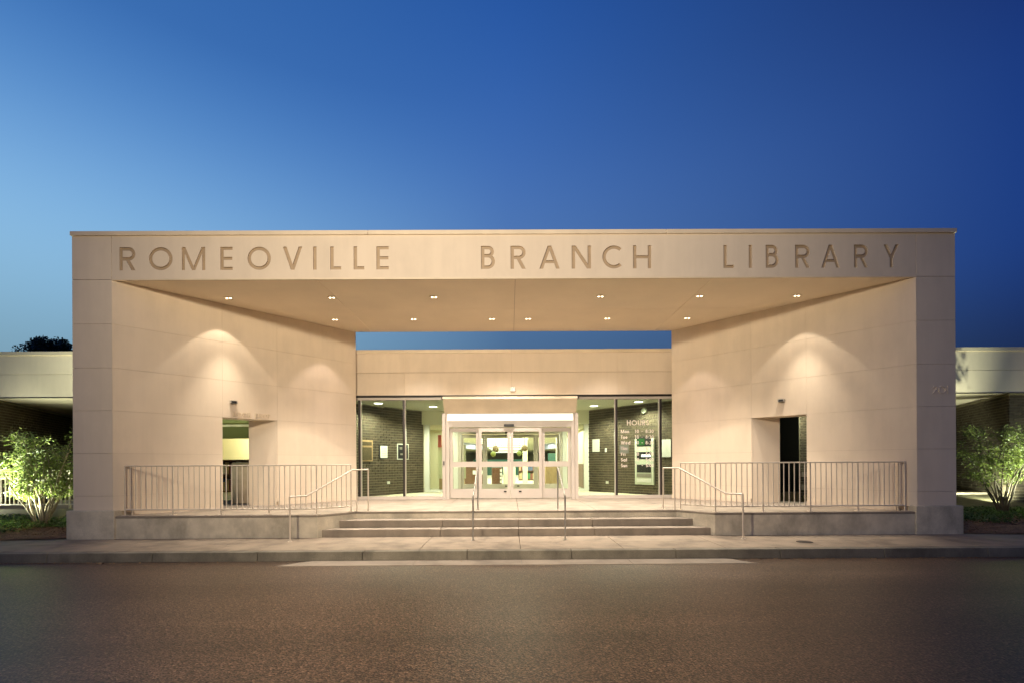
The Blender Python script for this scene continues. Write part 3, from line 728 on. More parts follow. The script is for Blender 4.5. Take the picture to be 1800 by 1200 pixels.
# library hall
HZ = 3.02
put('hall_floor', bx(-9, 9, PY + .1, 60, .3, ZP - .002), 'carpet', bld)
put('hall_ceiling', bx(-9, 9, PY + .13, 60, HZ, HZ + .1), 'cream', bld)
put('hall_wall', bx(-9.1, -9, PY + .13, 60, ZP, HZ), 'cream', bld)
put('hall_wall', bx(9, 9.1, PY + .13, 60, ZP, HZ), 'cream', bld)
put('hall_wall', bx(-9, 9, 60, 60.1, ZP, HZ), 'cream', bld)
put('hall_wall', bx(-6.2, -3.4, PY, PY + .1, ZP, VZ), 'cream', bld)
put('hall_wall', bx(2.86, 6.2, PY, PY + .1, ZP, VZ), 'cream', bld)
put('hall_wall', bx(3.0, 3.1, PY + 1.4, 18, ZP, HZ), 'cream', bld)
put('wainscot', bx(2.96, 2.998, PY + 1.4, 18, ZP, 1.5), 'brown_wood', bld)
put('hall_wall', bx(-6.2, -2.4, 11.0, 11.1, ZP, HZ), 'cream', bld)
put('hall_wall', bx(-5.6, -5.5, 11.1, 45, ZP, HZ), 'cream', bld)
put('hall_wall', bx(5.5, 5.6, 11.1, 45, ZP, HZ), 'cream', bld)
for s in (-1, 1):                                    # curved lavender bulkheads
    pts = [(s * (2.2 + 2.4 * math.sin(t * math.pi / 2)), 14 + 14 * (1 - t)) for t in [i / 10 for i in range(11)]]
    out = [(a + s * .4, b) for a, b in pts][::-1]
    put('curved_bulkhead', MB().prism(pts + out, 2.62, HZ - .001), 'lavender', bld)
for k, yy in enumerate((16.5, 18.6, 21, 24, 27.6, 31.5, 36, 41, 47, 54)):
    tag(put('ceiling_light', bx(-2.15, .95, yy, yy + .45, HZ - .03, HZ - .002), 'tube_lamp'), 'lit white strip light across the library hall ceiling, ' + ['nearest the doors', 'second from the doors', 'third from the doors', 'fourth from the doors', 'fifth from the doors', 'fifth from the far end', 'fourth from the far end', 'third from the far end', 'second from the far end', 'at the far end'][k], 'ceiling light', 'strip lights in the library hall')

# lit side room behind the left niche
put('room_floor', bx(-14, -6.4, 4.4, 11, .3, ZP - .002), 'carpet', bld)
put('room_wall', bx(-14, -6.4, 10.9, 11, ZP, 3.6), 'cream', bld)
put('room_wall', bx(-14, -13.9, 6.5, 10.9, ZP, 3.6), 'cream', bld)
put('room_bulkhead', bx(-13.8, -6.4, 8.2, 8.4, 2.55, 3.6), 'olive', bld)
put('room_beam', bx(-13.8, -6.4, 6.5, 6.62, 2.93, 3.6), 'olive', bld)
put('room_beam', bx(-13.8, -6.4, 6.38, 6.5, 2.86, 2.93), 'cream', bld)
rl = tag(put('wall_lamp', MB().disc((-10.72, 10.6, 2.05), .22, .22), 'room_lamp'), 'glowing yellowish wall lamp in the side room seen through the left opening', 'lamp')
light('room_light', 'POINT', (-10.9, 9.7, 2.6), (-10.9, 9.7, 0), 130, (1, .97, .60), None, radius=.25)
tag(put('wall_sign', bx(-10.75, -10.0, 10.86, 10.89, 1.68, 1.86), 'olive'), 'small dark green sign on the cream wall of the side room', 'sign')
bs = thing('bookcase', (-10.4, 8.9, ZP), 'low dark bookcase filled with coloured books, left of the brown cabinet', 'bookcase')
put('case', MB().box(-11.6, -9.4, 8.8, 9.15, ZP, ZP + .04).box(-11.6, -9.4, 9.12, 9.15, ZP + .04, 1.75).box(-11.6, -9.4, 8.8, 9.119, 1.15, 1.18).box(-11.6, -9.4, 8.8, 9.119, 1.72, 1.75).box(-11.64, -11.601, 8.8, 9.15, ZP, 1.75).box(-9.399, -9.36, 8.8, 9.15, ZP, 1.75), 'brown_wood', bs)
xx = -11.58
while xx < -9.5:
    w = random.uniform(.05, .12)
    for zz in (ZP + .041, 1.181):
        put('book', bx(xx, xx + w - .008, 8.84, 9.05, zz, zz + random.uniform(.28, .5)), random.choice(['book_red', 'book_blue', 'book_tan', 'book_green', 'paper']), bs)
    xx += w
cab = thing('book_drop_cabinet', (-7.6, 3.4, ZP), 'tall brown cabinet standing behind the railing in the left opening', 'cabinet')
put('body', bx(-7.84, -7.05, 3.15, 3.7, ZP, 1.50), 'grey_metal', cab, bevel=.01)
put('top', bx(-7.80, -7.05, 3.13, 3.72, 1.501, 1.62), 'bronze_plaque', cab, bevel=.01)
cab.children[0].data.materials[0] = MATS['cabinet_brown']

# ramp walls of the wings
put('ramp_wall', bx(-30, -9.5, 2.4, 2.6, -.1, .42), 'concrete', None)['kind'] = 'structure'
put('ramp', bx(-30, -9.3, 2.61, 5.1, -.1, .36), 'concrete', None)['kind'] = 'structure'
put('walkway', bx(9.5, 30, 5.7, 6.7, -.1, .5), 'concrete', None)['kind'] = 'structure'

# ================================================================== RAILINGS
def guard(s, label):
    g = thing('guard_railing', (s * 6, .1, ZP), label, 'railing')
    path = [(s * 8.33, .09), (s * 4.28, .09), (s * 3.72, .68)]
    ztop = ZP + 1.05; zlo = ZP + .12
    put('top_rail', MB().tube([(*p, ztop) for p in path], .013, 8), 'rail_paint', g, smooth=False)
    put('bottom_rail', MB().tube([(*p, zlo) for p in path], .016, 8), 'rail_paint', g)
    pk = MB().tube([(0, 0, 0), (0, 0, ztop - zlo - .02)], .0105, square=True).mesh('picket'); pk.materials.append(MATS['rail_paint'])
    po = MB().tube([(0, 0, 0), (0, 0, ztop - ZP - .006)], .017, square=True).mesh('post'); po.materials.append(MATS['rail_paint'])
    segs = [(Vector((*path[0], 0)), Vector((*path[1], 0))), (Vector((*path[1], 0)), Vector((*path[2], 0)))]
    tot = 0; Lt = sum((b - a).length for a, b in segs); n = 43
    for i in range(n + 1):
        t = Lt * i / n; q = t
        for a, b in segs:
            L = (b - a).length
            if q <= L + 1e-6: p = a + (b - a) * (q / L); break
            q -= L
        if i % 9 == 0 or i == n:
            put('post', po, None, g, origin=(p.x, p.y, ZP + .001))
            put('post_foot', bx(p.x - .05, p.x + .05, p.y - .05, p.y + .05, ZP + .001, ZP + .011), 'rail_paint', g)
        else: put('picket', pk, None, g, origin=(p.x, p.y, zlo + .01))
    # short return to the pillar
    put('return_rail', MB().tube([(s * 8.33, .09, ztop), (s * 8.3, .19, ztop)], .02, 8), 'rail_paint', g)
    put('return_post', MB().tube([(s * 8.27, .2, ZP), (s * 8.27, .2, ztop + .02)], .02, square=True), 'rail_paint', g)
guard(-1, 'beige metal guard railing with thin pickets in front of the left splayed wall')
guard(1, 'beige metal guard railing with thin pickets in front of the right splayed wall')

def handrail(name, pts, posts, label, m='steel'):
    h = thing(name, (pts[0][0], pts[0][1], 0), label, 'handrail')
    put('rail', MB().tube(pts, .017, 10), m, h)
    for x_, y_, zb, zt in posts:
        put('post', MB().tube([(x_, y_, zb), (x_, y_, zt)], .0165, 10), m, h)
        put('post_collar', MB().disc((x_, y_, zb), .04, .012, 14), m, h)
for s, w in ((-1, 'left'), (1, 'right')):
    handrail('stair_handrail', [(s * 4.55, -.53, .9), (s * 4.31, -.3, .9), (s * 3.64, .56, 1.42), (s * 3.38, .84, 1.42)],
             [(s * 4.55, -.53, 0, .9), (s * 3.60, .72, ZP, 1.40), (s * 3.38, .84, ZP, 1.42)],
             'thin beige handrail at the %s end of the steps, before the %s guard railing' % (w, w), 'rail_paint')
for xx, w in ((-.88, 'left'), (.97, 'right')):
    handrail('stair_handrail', [(xx, -.53, .88), (xx, -.42, .89), (xx, .80, 1.42), (xx, .95, 1.43)],
             [(xx, -.53, 0, .88), (xx, .95, ZP, 1.43)],
             'grey handrail in the middle of the steps, %s of the two' % w)
# left ramp railing
g = thing('ramp_railing', (-12, 2.5, .42), 'white picket railing on the low ramp wall behind the left shrub', 'railing')
put('top_rail', bx(-14.4, -9.4, 2.48, 2.52, 1.40, 1.43), 'rail_paint', g)
put('middle_rail', bx(-14.4, -9.4, 2.485, 2.515, 1.2, 1.22), 'rail_paint', g)
put('bottom_rail', bx(-14.4, -9.4, 2.485, 2.515, .52, .55), 'rail_paint', g)
pk = bx(-.011, .011, -.011, .011, 0, .85).mesh('picket'); pk.materials.append(MATS['rail_paint'])
for k in range(44): put('picket', pk, None, g, origin=(-9.45 - .112 * k, 2.5, .551))
for k in range(5): put('post', bx(-9.5 - 1.12 * k - .02, -9.5 - 1.12 * k + .02, 2.53, 2.57, .36, 1.44), 'rail_paint', g)

# ================================================================== LIGHT FIXTURES
WARM = (1, .87, .70); PINK = (1, .81, .74)
def downlight(x_, y_, power, color, label, size=80, blend=.25, wash=.2, core=84):
    d = thing('downlight', (x_, y_, ZS), label, 'downlight', 'recessed downlights in the portal ceiling')
    ring = MB()
    n = 20
    for i in range(n):
        a0, a1 = 2 * math.pi * i / n, 2 * math.pi * (i + 1) / n
        ring.prism([(x_ + .11 * math.cos(a0), y_ + .11 * math.sin(a0)), (x_ + .11 * math.cos(a1), y_ + .11 * math.sin(a1)), (x_ + .08 * math.cos(a1), y_ + .08 * math.sin(a1)), (x_ + .08 * math.cos(a0), y_ + .08 * math.sin(a0))], ZS - .012, ZS)
    put('trim_ring', ring, 'soffit', d)
    put('baffle', MB().disc((x_, y_, ZS - .003), .078, .003, 20), 'soffit', d)
    for q in (-.042, .042): put('lens', MB().disc((x_ + q, y_, ZS - .009), .021, .005, 14), 'lens', d)
    light('spot', 'SPOT', (x_ - .04, y_, ZS - .03), (x_ - .04, y_, 0), power * wash, color, d, size, blend, .03)
    light('spot', 'SPOT', (x_ + .04, y_, ZS - .03), (x_ + .04, y_, 0), power * (.56 if core < 60 else 1), color, d, core, 1.0, .04)
FR = [(-6.72, 'front row, leftmost'), (-4.3, 'front row, second from the left'), (-1.9, 'front row, third from the left'), (2.02, 'front row, third from the right'), (4.36, 'front row, second from the right'), (6.66, 'front row, rightmost')]
BR = [(-4.85, 'back row, leftmost'), (-2.72, 'back row, second from the left'), (-.6, 'back row, just left of the ceiling centre seam'), (.38, 'back row, just right of the ceiling centre seam'), (2.53, 'back row, second from the right'), (4.70, 'back row, rightmost')]
for x_, w in FR:
    downlight(x_, 1.15, P_FRONT, WARM, 'small round lit ceiling downlight, ' + w, 80, .13, .055 if abs(x_) > 6 else .25, 54 if abs(x_) > 6 else 96)
for x_, w in BR:
    downlight(x_, 2.88, P_BACK, PINK if abs(x_) > 4 else (1, .88, .76), 'small round lit ceiling downlight, ' + w, 72, .3, .14 if abs(x_) > 4 else .25, 50 if abs(x_) > 4 else 98)
# vestibule lights
for x_, y_, w in ((-4.35, 5.3, 'left, nearer the glass'), (-2.75, 6.3, 'left, deeper inside'), (2.75, 6.3, 'right, deeper inside'), (4.0, 5.25, 'right, nearer the glass')):
    d = thing('vestibule_light', (x_, y_, VZ), 'round lit ceiling light inside the glazed vestibule, ' + w, 'ceiling light', 'round vestibule ceiling lights')
    put('rim', MB().disc((x_, y_, VZ - .012), .16, .011, 24), 'white_paint', d)
    put('lens', MB().disc((x_, y_, VZ - .017), .135, .005, 24), 'vest_lens', d)
    light('lamp', 'SPOT', (x_, y_, VZ - .03), (x_, y_, 0), P_VEST * 3, (1, 1, .74), d, 150, .6, .1)
# lamp strip under the hood
hl = thing('door_lamp', (CX, 4.15, 3.1), 'long lit lamp strip under the hood above the sliding doors', 'lamp')
put('housing', bx(CX - 1.9, CX + 1.9, 4.262, 4.298, 3.03, 3.05), 'alu', hl)
put('diffuser', bx(CX - 1.88, CX + 1.88, 4.255, 4.298, 2.83, 3.028), 'hood_lamp', hl)
light('strip_light', 'AREA', (CX, 4.15, 2.95), (CX, 4.25, 2.4), P_HOOD, (1, .94, .76), hl, ar=(3.6, .08))

# wall beacons above the niches
for s, yc, w in ((-1, 1.70, 'left'), (1, 1.93, 'right')):
    c = Vector((s * (XW(yc)), yc, 3.06)); nrm = Vector((-s * .7367, -.6762, 0)); uu = Vector((s * -.6762, .7367, 0))
    f_ = thing('wall_beacon', c, 'small dark rectangular fixture on the stucco above the %s opening, casting a long shadow' % w, 'wall fixture')
    q = [c + uu * .075, c - uu * .075, c - uu * .075 + nrm * .09, c + uu * .075 + nrm * .09]
    put('housing', MB().prism([(v.x, v.y) for v in q], 3.05, 3.12), 'steel', f_, bevel=.004)
    q = [c + uu * .05 + nrm * .091, c - uu * .05 + nrm * .091, c - uu * .05 + nrm * .097, c + uu * .05 + nrm * .097]
    put('lens', MB().prism([(v.x, v.y) for v in q], 3.06, 3.105), 'black_plastic', f_)
# square device on the fascia
dv = thing('wall_sensor', (-.03, YF - .02, 3.75), 'small square sensor box on the fascia above the doors', 'sensor')
put('housing', bx(-.11, .04, YF - .05, YF, 3.70, 3.82), 'steel', dv, bevel=.004)
put('sensor_eye', MB().prism([(-.07, YF - .058), (0, YF - .058), (-.035, YF - .0501)], 3.73, 3.79), 'paper', dv)

# parking-lot lamp behind the photographer
lp = thing('street_lamp', (0, -13.5, -.16), 'tall parking lot lamp with a floodlight head', 'street lamp')
put('pole', MB().tube([(2.6, -13.5, -.16), (2.6, -13.5, 6.6)], .09, 12), 'iron', lp)
put('arm', MB().tube([(2.6, -13.5, 6.5), (.1, -10.2, 6.5)], .05, 10), 'iron', lp)
put('lamp_head', bx(-.25, .35, -10.25, -9.75, 6.42, 6.58), 'iron', lp, bevel=.02)
light('flood', 'SPOT', (.1, -9.6, 6.40), (.45, 0, 6.1), P_FLOOD, (1, .87, .70), lp, 84, 1.0, .12)
light('flood', 'SPOT', (-3.6, -9.7, 6.38), (-1.4, 0, 4.9), P_WIDE, (1, .84, .60), lp, 122, 1.0, .35)
light('flood', 'SPOT', (-.2, -9.7, 6.38), (-.45, -5.0, 0), P_DOWN, (1, .80, .56), lp, 66, 1.0, .12)  # added downward beam; its pool stands in for door glare on the asphalt
put('lamp_head', bx(-3.9, -3.3, -10.1, -9.85, 6.42, 6.58), 'iron', lp, bevel=.02)
put('arm', MB().tube([(2.6, -13.5, 6.56), (-3.6, -10.0, 6.56)], .05, 10), 'iron', lp)

# ================================================================== THINGS IN THE VESTIBULE
def on_wall(p0, p1, t, w, h, z, th, m, name, off=0.0):
    p0, p1 = Vector((*p0, 0)), Vector((*p1, 0)); d = (p1 - p0).normalized(); n = Vector((d.y, -d.x, 0))
    if (CAM - p0).dot(n) < 0: n = -n
    c = p0 + d * t; a, b = c - d * w / 2 + n * (.018 + off), c + d * w / 2 + n * (.018 + off)
    q = [a, b, b + n * th, a + n * th]
    return MB().prism([(v.x, v.y) for v in q], z, z + h)
LW = ((-5.72, 4.55), (-3.37, 7.8)); RW = ((5.35, 4.55), (2.80, 7.75))
pq = thing('plaque', (-4.8, 5.8, 1.7), 'bronze plaque with a pale raised border on the left brick wall', 'plaque')
put('border', on_wall(*LW, 1.42, .52, .70, 1.64, .02, 'mortar', 'border'), 'light_wood', pq)
put('face', on_wall(*LW, 1.42, .44, .42, 1.68, .03, '', ''), 'bronze_plaque', pq)
put('header', on_wall(*LW, 1.42, .44, .12, 2.16, .03, '', ''), 'bronze_plaque', pq)
nt_ = thing('framed_notice', (-4.4, 6.3, 1.7), 'white notice in a black frame beside the bronze plaque', 'notice')
put('frame', on_wall(*LW, 2.13, .36, .48, 1.72, .02, '', ''), 'black_plastic', nt_)
put('sheet', on_wall(*LW, 2.15, .30, .41, 1.755, .026, '', ''), 'paper', nt_)
for k in range(5): put('text_line', on_wall(*LW, 2.15, .2 - .03 * (k % 2), .01, 2.08 - .06 * k, .0285, '', ''), 'grey_metal', nt_)
ph = thing('framed_photo', (-4.0, 6.9, 1.7), 'dark photograph in a pale frame on the left brick wall behind the mullion', 'picture')
put('frame', on_wall(*LW, 3.0, .52, .56, 1.70, .02, '', ''), 'white_paint', ph)
put('print', on_wall(*LW, 3.0, .46, .50, 1.73, .026, '', ''), 'black_plastic', ph)
for a, b, c, d in ((2.9, .12, .09, 2.05), (3.1, .1, .14, 1.80), (2.95, .16, .06, 1.86), (3.12, .08, .1, 2.02)): put('pale_patch', on_wall(*LW, a, b, c, d, .029, '', ''), 'steel', ph)
tag(put('socket', on_wall(*LW, 2.35, .12, .09, .86, .012, '', ''), 'paper'), 'white electric socket plate low on the left brick wall', 'socket')
tag(put('socket', on_wall(*RW, 3.2, .12, .09, .80, .012, '', ''), 'paper'), 'white electric socket plate low on the right brick wall', 'socket')
tag(put('wall_switch', on_wall(*RW, 3.25, .08, .14, 1.93, .015, '', ''), 'paper'), 'small white switch plate at mid height on the right brick wall', 'switch')
tag(put('paper_notice', on_wall(*RW, 3.72, .34, .46, 1.95, .006, '', ''), 'paper'), 'pale paper notice taped to the right brick wall nearest the doors', 'notice')
tag(put('alarm_bell', MB().tube([Vector((4.35, 5.78, 3.26)), Vector((4.28, 5.73, 3.26))], .09, 16), 'kiosk_white'), 'round pale alarm on the right brick wall near the ceiling', 'alarm')
ks = thing('return_kiosk', (4.75, 5.8, ZP), 'pale wall kiosk with screen and slots behind the opening hours', 'kiosk')
kt = 1.56
put('body', on_wall(*RW, kt, .74, 1.52, .82, .10, '', ''), 'kiosk_white', ks, bevel=.01)
put('screen_recess', on_wall(*RW, kt, .56, .30, 2.08, .106, '', ''), 'black_plastic', ks)
put('screen', on_wall(*RW, kt + .1, .26, .22, 2.12, .11, '', ''), 'screen', ks)
put('slot_recess', on_wall(*RW, kt, .56, .24, 1.66, .106, '', ''), 'black_plastic', ks)
put('slot_lamp', on_wall(*RW, kt - .08, .34, .06, 1.74, .115, '', ''), 'kiosk_lamp', ks)
put('shelf_recess', on_wall(*RW, kt, .56, .26, 1.22, .106, '', ''), 'black_plastic', ks)
put('drawer', on_wall(*RW, kt, .56, .12, 1.06, .112, '', ''), 'steel', ks)
put('base_panel', on_wall(*RW, kt, .56, .12, .90, .112, '', ''), 'white_paint', ks)
tag(put('wall_poster', on_wall(*RW, .83, .46, .56, 1.72, .03, '', ''), 'white_paint'), 'pale blank board at the far right of the right brick wall', 'board')

# hours lettering on the glass
GY = 4.418
hr = thing('hours_lettering', (3.8, GY, 1.2), 'pinkish white opening hours lettering printed on the right window', 'lettering')
def print_line(name, txt, x0, z0, h, t=.17, gap=.14):
    items, xe = line_items(txt, x0, z0, h, t, gap)
    me = united(items, (0, 0, 0), (1, 0, 0), (0, 1, 0), GY - .004, GY - .001, name); me.materials.clear(); me.materials.append(MATS['white_print'])
    put(name, me, None, hr)
print_line('heading', 'HOURS', 3.42, 2.675, .158, .15, .2)
days = [('Mon', '10', '8:30'), ('Tue', '10', '8:30'), ('Wed', '10', '8:30'), ('Thu', '10', '8:30'), ('Fri', '10', '5:00'), ('Sat', '10', '5:00'), ('Sun', '1', '5:00')]
for k, (d_, a, b) in enumerate(days):
    zz = 2.445 - .1724 * k
    print_line('day', d_, 3.235, zz, .105); print_line('opening_time', a, 3.66, zz, .105); print_line('dash', '-', 3.86, zz, .105); print_line('closing_time', b, 3.985, zz, .105)
tag(put('window_notice', bx(3.20, 3.48, GY + .02, GY + .024, 1.83, 2.09), 'paper'), 'small white notice taped inside the window over the Thu hours', 'notice')

# ================================================================== THINGS IN THE HALL
def px_x(px, y): return (px - 900 + 3.4) * (y + 10.24) / 850.17 - .131
alm = tag(put('fire_alarm', bx(-2.98, -2.84, 8.9, 8.98, 2.20, 2.68), 'red_plastic'), 'red alarm hanging beside the left inner window', 'alarm')
tag(put('white_board', bx(-3.02, -1.9, 9.1, 9.15, .95, 2.30), 'cream'), 'tall pale blank board behind the left inner window', 'board')
tag(put('wood_stand', bx(-3.0, -2.0, 9.3, 9.7, ZP, .95), 'light_wood'), 'low light wood stand under the tall pale board', 'stand')
dk = thing('service_desk', (-1.9, 14, ZP), 'long brown service desk at the left of the hall', 'desk')
put('counter', bx(-3.4, -1.35, 14, 14.8, ZP, 1.42), 'brown_wood', dk); put('desk_top', bx(-3.45, -1.3, 13.9, 14.9, 1.421, 1.47), 'light_wood', dk)
put('pale_panel', bx(-3.4, -2.5, 13.96, 13.99, ZP + .05, 1.4), 'light_wood', dk)
for k in range(3): put('leaflet', bx(-2.0 + .22 * k, -1.85 + .22 * k, 13.95, 13.98, 1.0, 1.2), 'paper', dk)
kk = thing('display_rack', (-.5, 12, ZP), 'brown curved display rack with white leaflets seen through the left middle door', 'rack')
put('panel', MB().prism([(-.95, 12), (-.55, 12), (-.5, 12.5), (-1.0, 12.5)], ZP, 1.35), 'brown_wood', kk)
for k in range(4): put('leaflet', bx(-.6, -.5, 11.93, 11.99, .65 + .17 * k, .77 + .17 * k), 'paper', kk)
tag(put('grey_panel', bx(-.45, .12, 12.2, 12.3, ZP, 1.62), 'vest_ceiling'), 'pale grey green screen panel beside the brown display rack', 'panel')
sh = thing('bookshelf', (1.2, 20, ZP), 'low bookshelf of coloured books seen through the right middle door', 'bookshelf')
put('case', MB().box(.4, 2.4, 20, 20.4, ZP, .56).box(.4, 2.4, 20.35, 20.4, .561, 1.6).box(.4, 2.4, 20, 20.349, 1.05, 1.08).box(.4, 2.4, 20, 20.349, 1.56, 1.6), 'brown_wood', sh)
xx = .45
while xx < 2.3:
    w = random.uniform(.08, .2)
    for zz in (.562, 1.081): put('book', bx(xx, xx + w - .01, 20.03, 20.3, zz, zz + random.uniform(.28, .42)), random.choice(['book_red', 'book_blue', 'book_tan', 'book_green', 'paper']), sh)
    xx += w
tag(put('column', bx(.55, .8, 15.5, 15.8, ZP, HZ), 'cream'), 'cream column in the hall left of the low bookshelf', 'column')
tag(put('side_counter', bx(1.45, 2.1, 11.3, 11.9, ZP, 1.40), 'light_wood'), 'light wood block counter at the right of the hall', 'counter')
tag(put('dark_counter', bx(1.2, 1.44, 12.0, 12.6, ZP, 1.30), 'brown_wood'), 'dark brown end panel left of the light wood counter', 'counter')
tag(put('teal_board', bx(2.0, 2.9, 16.8, 16.9, 1.55, 2.10), 'teal'), 'teal notice board in the hall at the right', 'board')
tag(put('ceiling_column', bx(2.1, 2.35, 13, 13.3, 1.4, HZ), 'cream'), 'cream pier rising behind the light wood counter', 'column')
tag(put('far_counter', bx(-3.5, 1.2, 34, 34.5, ZP, 1.9), 'teal'), 'dark teal book stacks across the far end of the hall', 'book stacks')
def ball(x_, y_, z_, r, m, label):
    b = thing('hanging_ball', (x_, y_, z_), label, 'hanging ball', 'paper balls hanging in the library hall')
    bm = bmesh.new(); bmesh.ops.create_icosphere(bm, subdivisions=3, radius=r)
    for v in bm.verts: v.co *= 1 + .05 * random.uniform(-1, 1)
    me = bpy.data.meshes.new('ball'); bm.to_mesh(me); bm.free(); me.materials.append(MATS[m])
    put('ball', me, None, b, origin=(x_, y_, z_), smooth=True)
    put('cord', MB().tube([(x_, y_, z_ + r * .9), (x_, y_, HZ - .002)], .008, 6), 'black_plastic', b)
ball(-.88, 15.0, 2.29, .17, 'brown_ball', 'brown paper ball hanging in the left middle door')
ball(-.98, 14.2, 2.02, .14, 'green_ball', 'yellow green paper ball just below the brown one in the left middle door')
ball(.62, 14.6, 2.32, .16, 'brown_ball', 'brown paper ball hanging in the right middle door')
ball(.34, 14.4, 2.05, .13, 'green_ball', 'yellow green paper ball lower left of the brown one in the right middle door')
light('hall_fill', 'AREA', (0, 18, HZ - .1), (0, 18, 0), 1900, (1, .98, .84), None, ar=(6, 16))  # fill without a fixture, added to brighten the hall
light('hall_fill', 'AREA', (0, 36, HZ - .1), (0, 36, 0), 1100, (1, .98, .84), None, ar=(6, 18))  # second added fill, for the dark far part of the hall
light('side_hall_light', 'AREA', (-2.6, 9.6, HZ - .1), (-2.6, 9.6, 0), 45, (1, .96, .74), None, ar=(1, 1.5))

# ================================================================== PLANTS
def shrub(base, height, crown, nst, nleaf, leaf, bark, label, seed, size=.031):
    rg = random.Random(seed); b = Vector(base)
    root = thing('shrub', base, label, 'shrub')
    tips = []
    for k in range(nst):
        a = 2 * math.pi * k / nst + rg.uniform(-.3, .3); sp_ = rg.uniform(.35, 1.0)
        top = Vector((math.cos(a) * crown[0] * sp_ * .75, math.sin(a) * crown[1] * sp_ * .75, height * rg.uniform(.62, .95) * (1 - .22 * sp_)))
        p0 = Vector((math.cos(a) * .07, math.sin(a) * .07, -.05)); pts = []
        bend = Vector((rg.uniform(-.12, .12), rg.uniform(-.12, .12), 0))
        for i in range(8):
            t = i / 7; p = p0.lerp(top, t); p.x *= t ** .35 if t else 1; p.y *= t ** .35 if t else 1
            p += bend * math.sin(t * 3.14 * 1.5) + Vector((rg.uniform(-.02, .02), rg.uniform(-.02, .02), 0)); pts.append(b + p)
        put('stem', MB().tube(pts, .021, 6, .006), bark, root, smooth=True)
        tw = MB()
        for _ in range(9):
            t0 = rg.uniform(.48, .98); i = int(t0 * 7); q = pts[i]
            d = Vector((rg.gauss(0, .5), rg.gauss(0, .5), rg.uniform(.1, .7))) * height * .17
            d.x += math.cos(a) * .08; e = q + d; mid_ = (q + e) / 2 + Vector((0, 0, .03))
            tw.tube([q, mid_, e], .006, 4, .002); tips += [(q, e)]
        put('twigs', tw, bark, root)['kind'] = 'stuff'
        tips.append((pts[5], pts[7]))
    vs = []; fs = []; tint = []
    for _ in range(nleaf):
        q, e = rg.choice(tips); p = q.lerp(e, rg.random() ** .6) + Vector((rg.gauss(0, .07), rg.gauss(0, .07), rg.gauss(0, .055)))
        L = size * rg.uniform(.5, 1.6); w = L * rg.uniform(.38, .5)
        d = Vector((rg.gauss(0, 1), rg.gauss(0, 1), rg.gauss(-.15, .6))).normalized(); s_ = d.cross(Vector((rg.gauss(0, .5), rg.gauss(0, .5), 1))).normalized(); up = s_.cross(d) * w * .35
        k = len(vs); vs += [tuple(p - d * L), tuple(p - s_ * w + up - d * L * .1), tuple(p + d * L), tuple(p + s_ * w + up - d * L * .1)]
        fs += [(k, k + 1, k + 2), (k, k + 2, k + 3)]; tint += [rg.random()] * 4
    me = bpy.data.meshes.new('foliage'); me.from_pydata(vs, [], fs); at = me.attributes.new('tint', 'FLOAT', 'POINT'); at.data.foreach_set('value', tint); me.materials.append(MATS[leaf])
    o = put('foliage', me, None, root); o['kind'] = 'stuff'
    return root
shrub((-11.1, 1.15, .12), 2.95, (1.5, 1.1), 17, 9500, 'leaf', 'bark', 'bushy uplit green shrub with pale stems left of the portal', 3)
shrub((12.75, 2.35, .12), 3.15, (1.5, 1.1), 13, 6000, 'leaf', 'bark_dark', 'open uplit shrub with dark stems right of the portal', 11)
def floodlight(p, target, label, power, cone=120):
    f_ = thing('ground_floodlight', p, label, 'floodlight')
    p = Vector(p); d = (Vector(target) - p).normalized()
    put('stake', MB().tube([p + Vector((0, 0, -.1)), p + Vector((0, 0, .1))], .02, 8), 'iron', f_)
    put('lamp_body', MB().tube([p + Vector((0, 0, .12)) - d * .08, p + Vector((0, 0, .12)) + d * .06], .05, 14, .09), 'iron', f_)
    put('lens', MB().tube([p + Vector((0, 0, .12)) + d * .061, p + Vector((0, 0, .12)) + d * .068], .082, 14), 'flood_lens', f_)
    light('flood', 'SPOT', p + Vector((0, 0, .12)) + d * .09, p + d * 3, power, (.92, 1, .70), f_, cone, .8, .05)
floodlight((-12.25, .95, .1), (-11.2, 1.3, 2.0), 'bright ground floodlight at the foot of the left shrub', P_BUSH)
floodlight((13.85, 1.6, .1), (12.9, 2.3, 1.9), 'bright ground floodlight at the foot of the right shrub', P_BUSH * .7, 84)
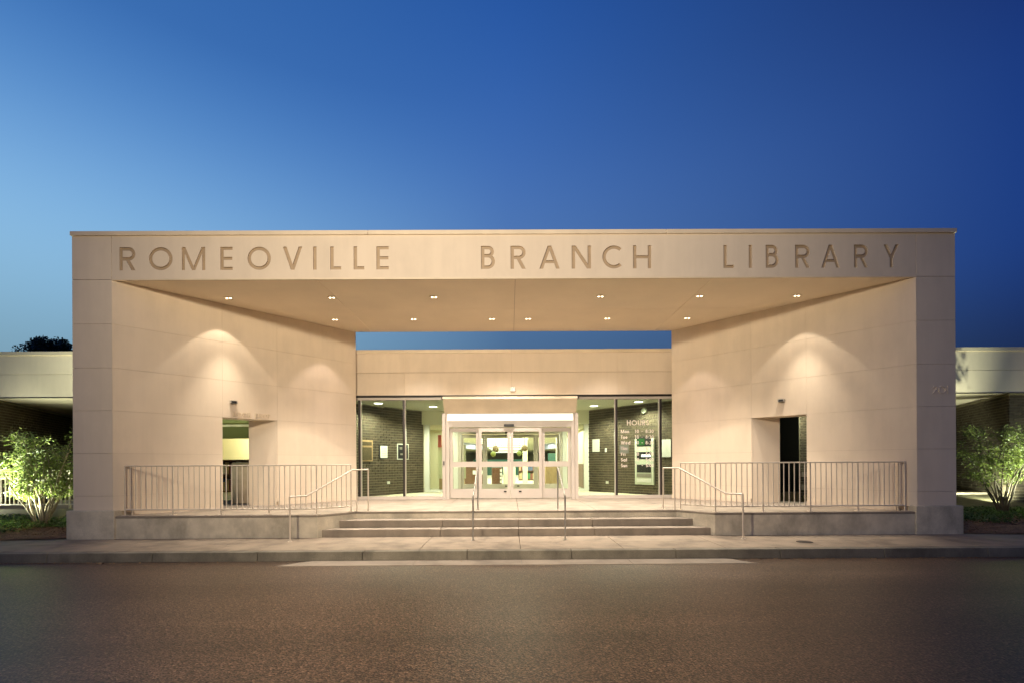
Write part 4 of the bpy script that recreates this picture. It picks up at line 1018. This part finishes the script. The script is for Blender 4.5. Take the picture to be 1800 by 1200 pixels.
floodlight((-14.9, 2.0, .1), (-11.5, 4.3, 4.4), 'unseen ground floodlight added to light the left fascia', P_BUSH * .36)  # extra lamp out of view, added to brighten the left wing fascia
floodlight((14.5, 4.1, .26), (16.2, 7.0, 1.5), 'added ground floodlight on the lawn facing the right brick wall', P_BUSH * .28, 100)  # extra lamp behind the shrub, added to brighten the angled brick
floodlight((16.2, 3.5, .19), (15.9, 4.4, 1.8), 'unseen ground floodlight added close to the right brick front', P_BUSH * .06, 110)  # extra lamp out of view, added to lift the front-facing brick
floodlight((15.6, 2.2, .1), (12.5, 4.3, 4.4), 'unseen ground floodlight added to light the right fascia', P_BUSH * .05)  # weak extra lamp out of view, added for the right wing fascia

# far tree above the left roof
def far_tree():
    rg = random.Random(9); y0 = 24; cx = px_x(98, y0); root = thing('tree', (cx, y0, 0), 'dark round tree top rising above the roof at the left', 'tree')
    put('trunk', MB().tube([(cx, y0, 0), (cx, y0, 9)], .3, 10, .2), 'bark_dark', root)
    vs = []; fs = []; tint = []
    cl = [(Vector((cx + rg.uniform(-1.0, 1.5), y0 + rg.uniform(-1.2, 1.2), rg.uniform(8.2, 10.3) )), rg.uniform(.4, .75)) for _ in range(34)]
    cl = [(c, r) for c, r in cl if (c.x - cx) ** 2 / 2.6 + max(0, c.z - 9.2) ** 2 / 2.6 < 1.3]
    for _ in range(9000):
        c, r = rg.choice(cl); v = Vector((rg.gauss(0, 1), rg.gauss(0, 1), rg.gauss(0, 1))).normalized() * r * rg.random() ** .3; p = c + v
        d = Vector((rg.gauss(0, 1), rg.gauss(0, 1), rg.gauss(0, 1))).normalized() * .09; s_ = d.cross(Vector((rg.gauss(0, 1), rg.gauss(0, 1), 1))).normalized() * .05
        k = len(vs); vs += [tuple(p - d), tuple(p - s_), tuple(p + d), tuple(p + s_)]; fs.append((k, k + 1, k + 2, k + 3)); tint += [rg.random()] * 4
    me = bpy.data.meshes.new('crown'); me.from_pydata(vs, [], fs); at = me.attributes.new('tint', 'FLOAT', 'POINT'); at.data.foreach_set('value', tint); me.materials.append(MATS['leaf_dark'])
    put('crown', me, None, root)['kind'] = 'stuff'
far_tree()
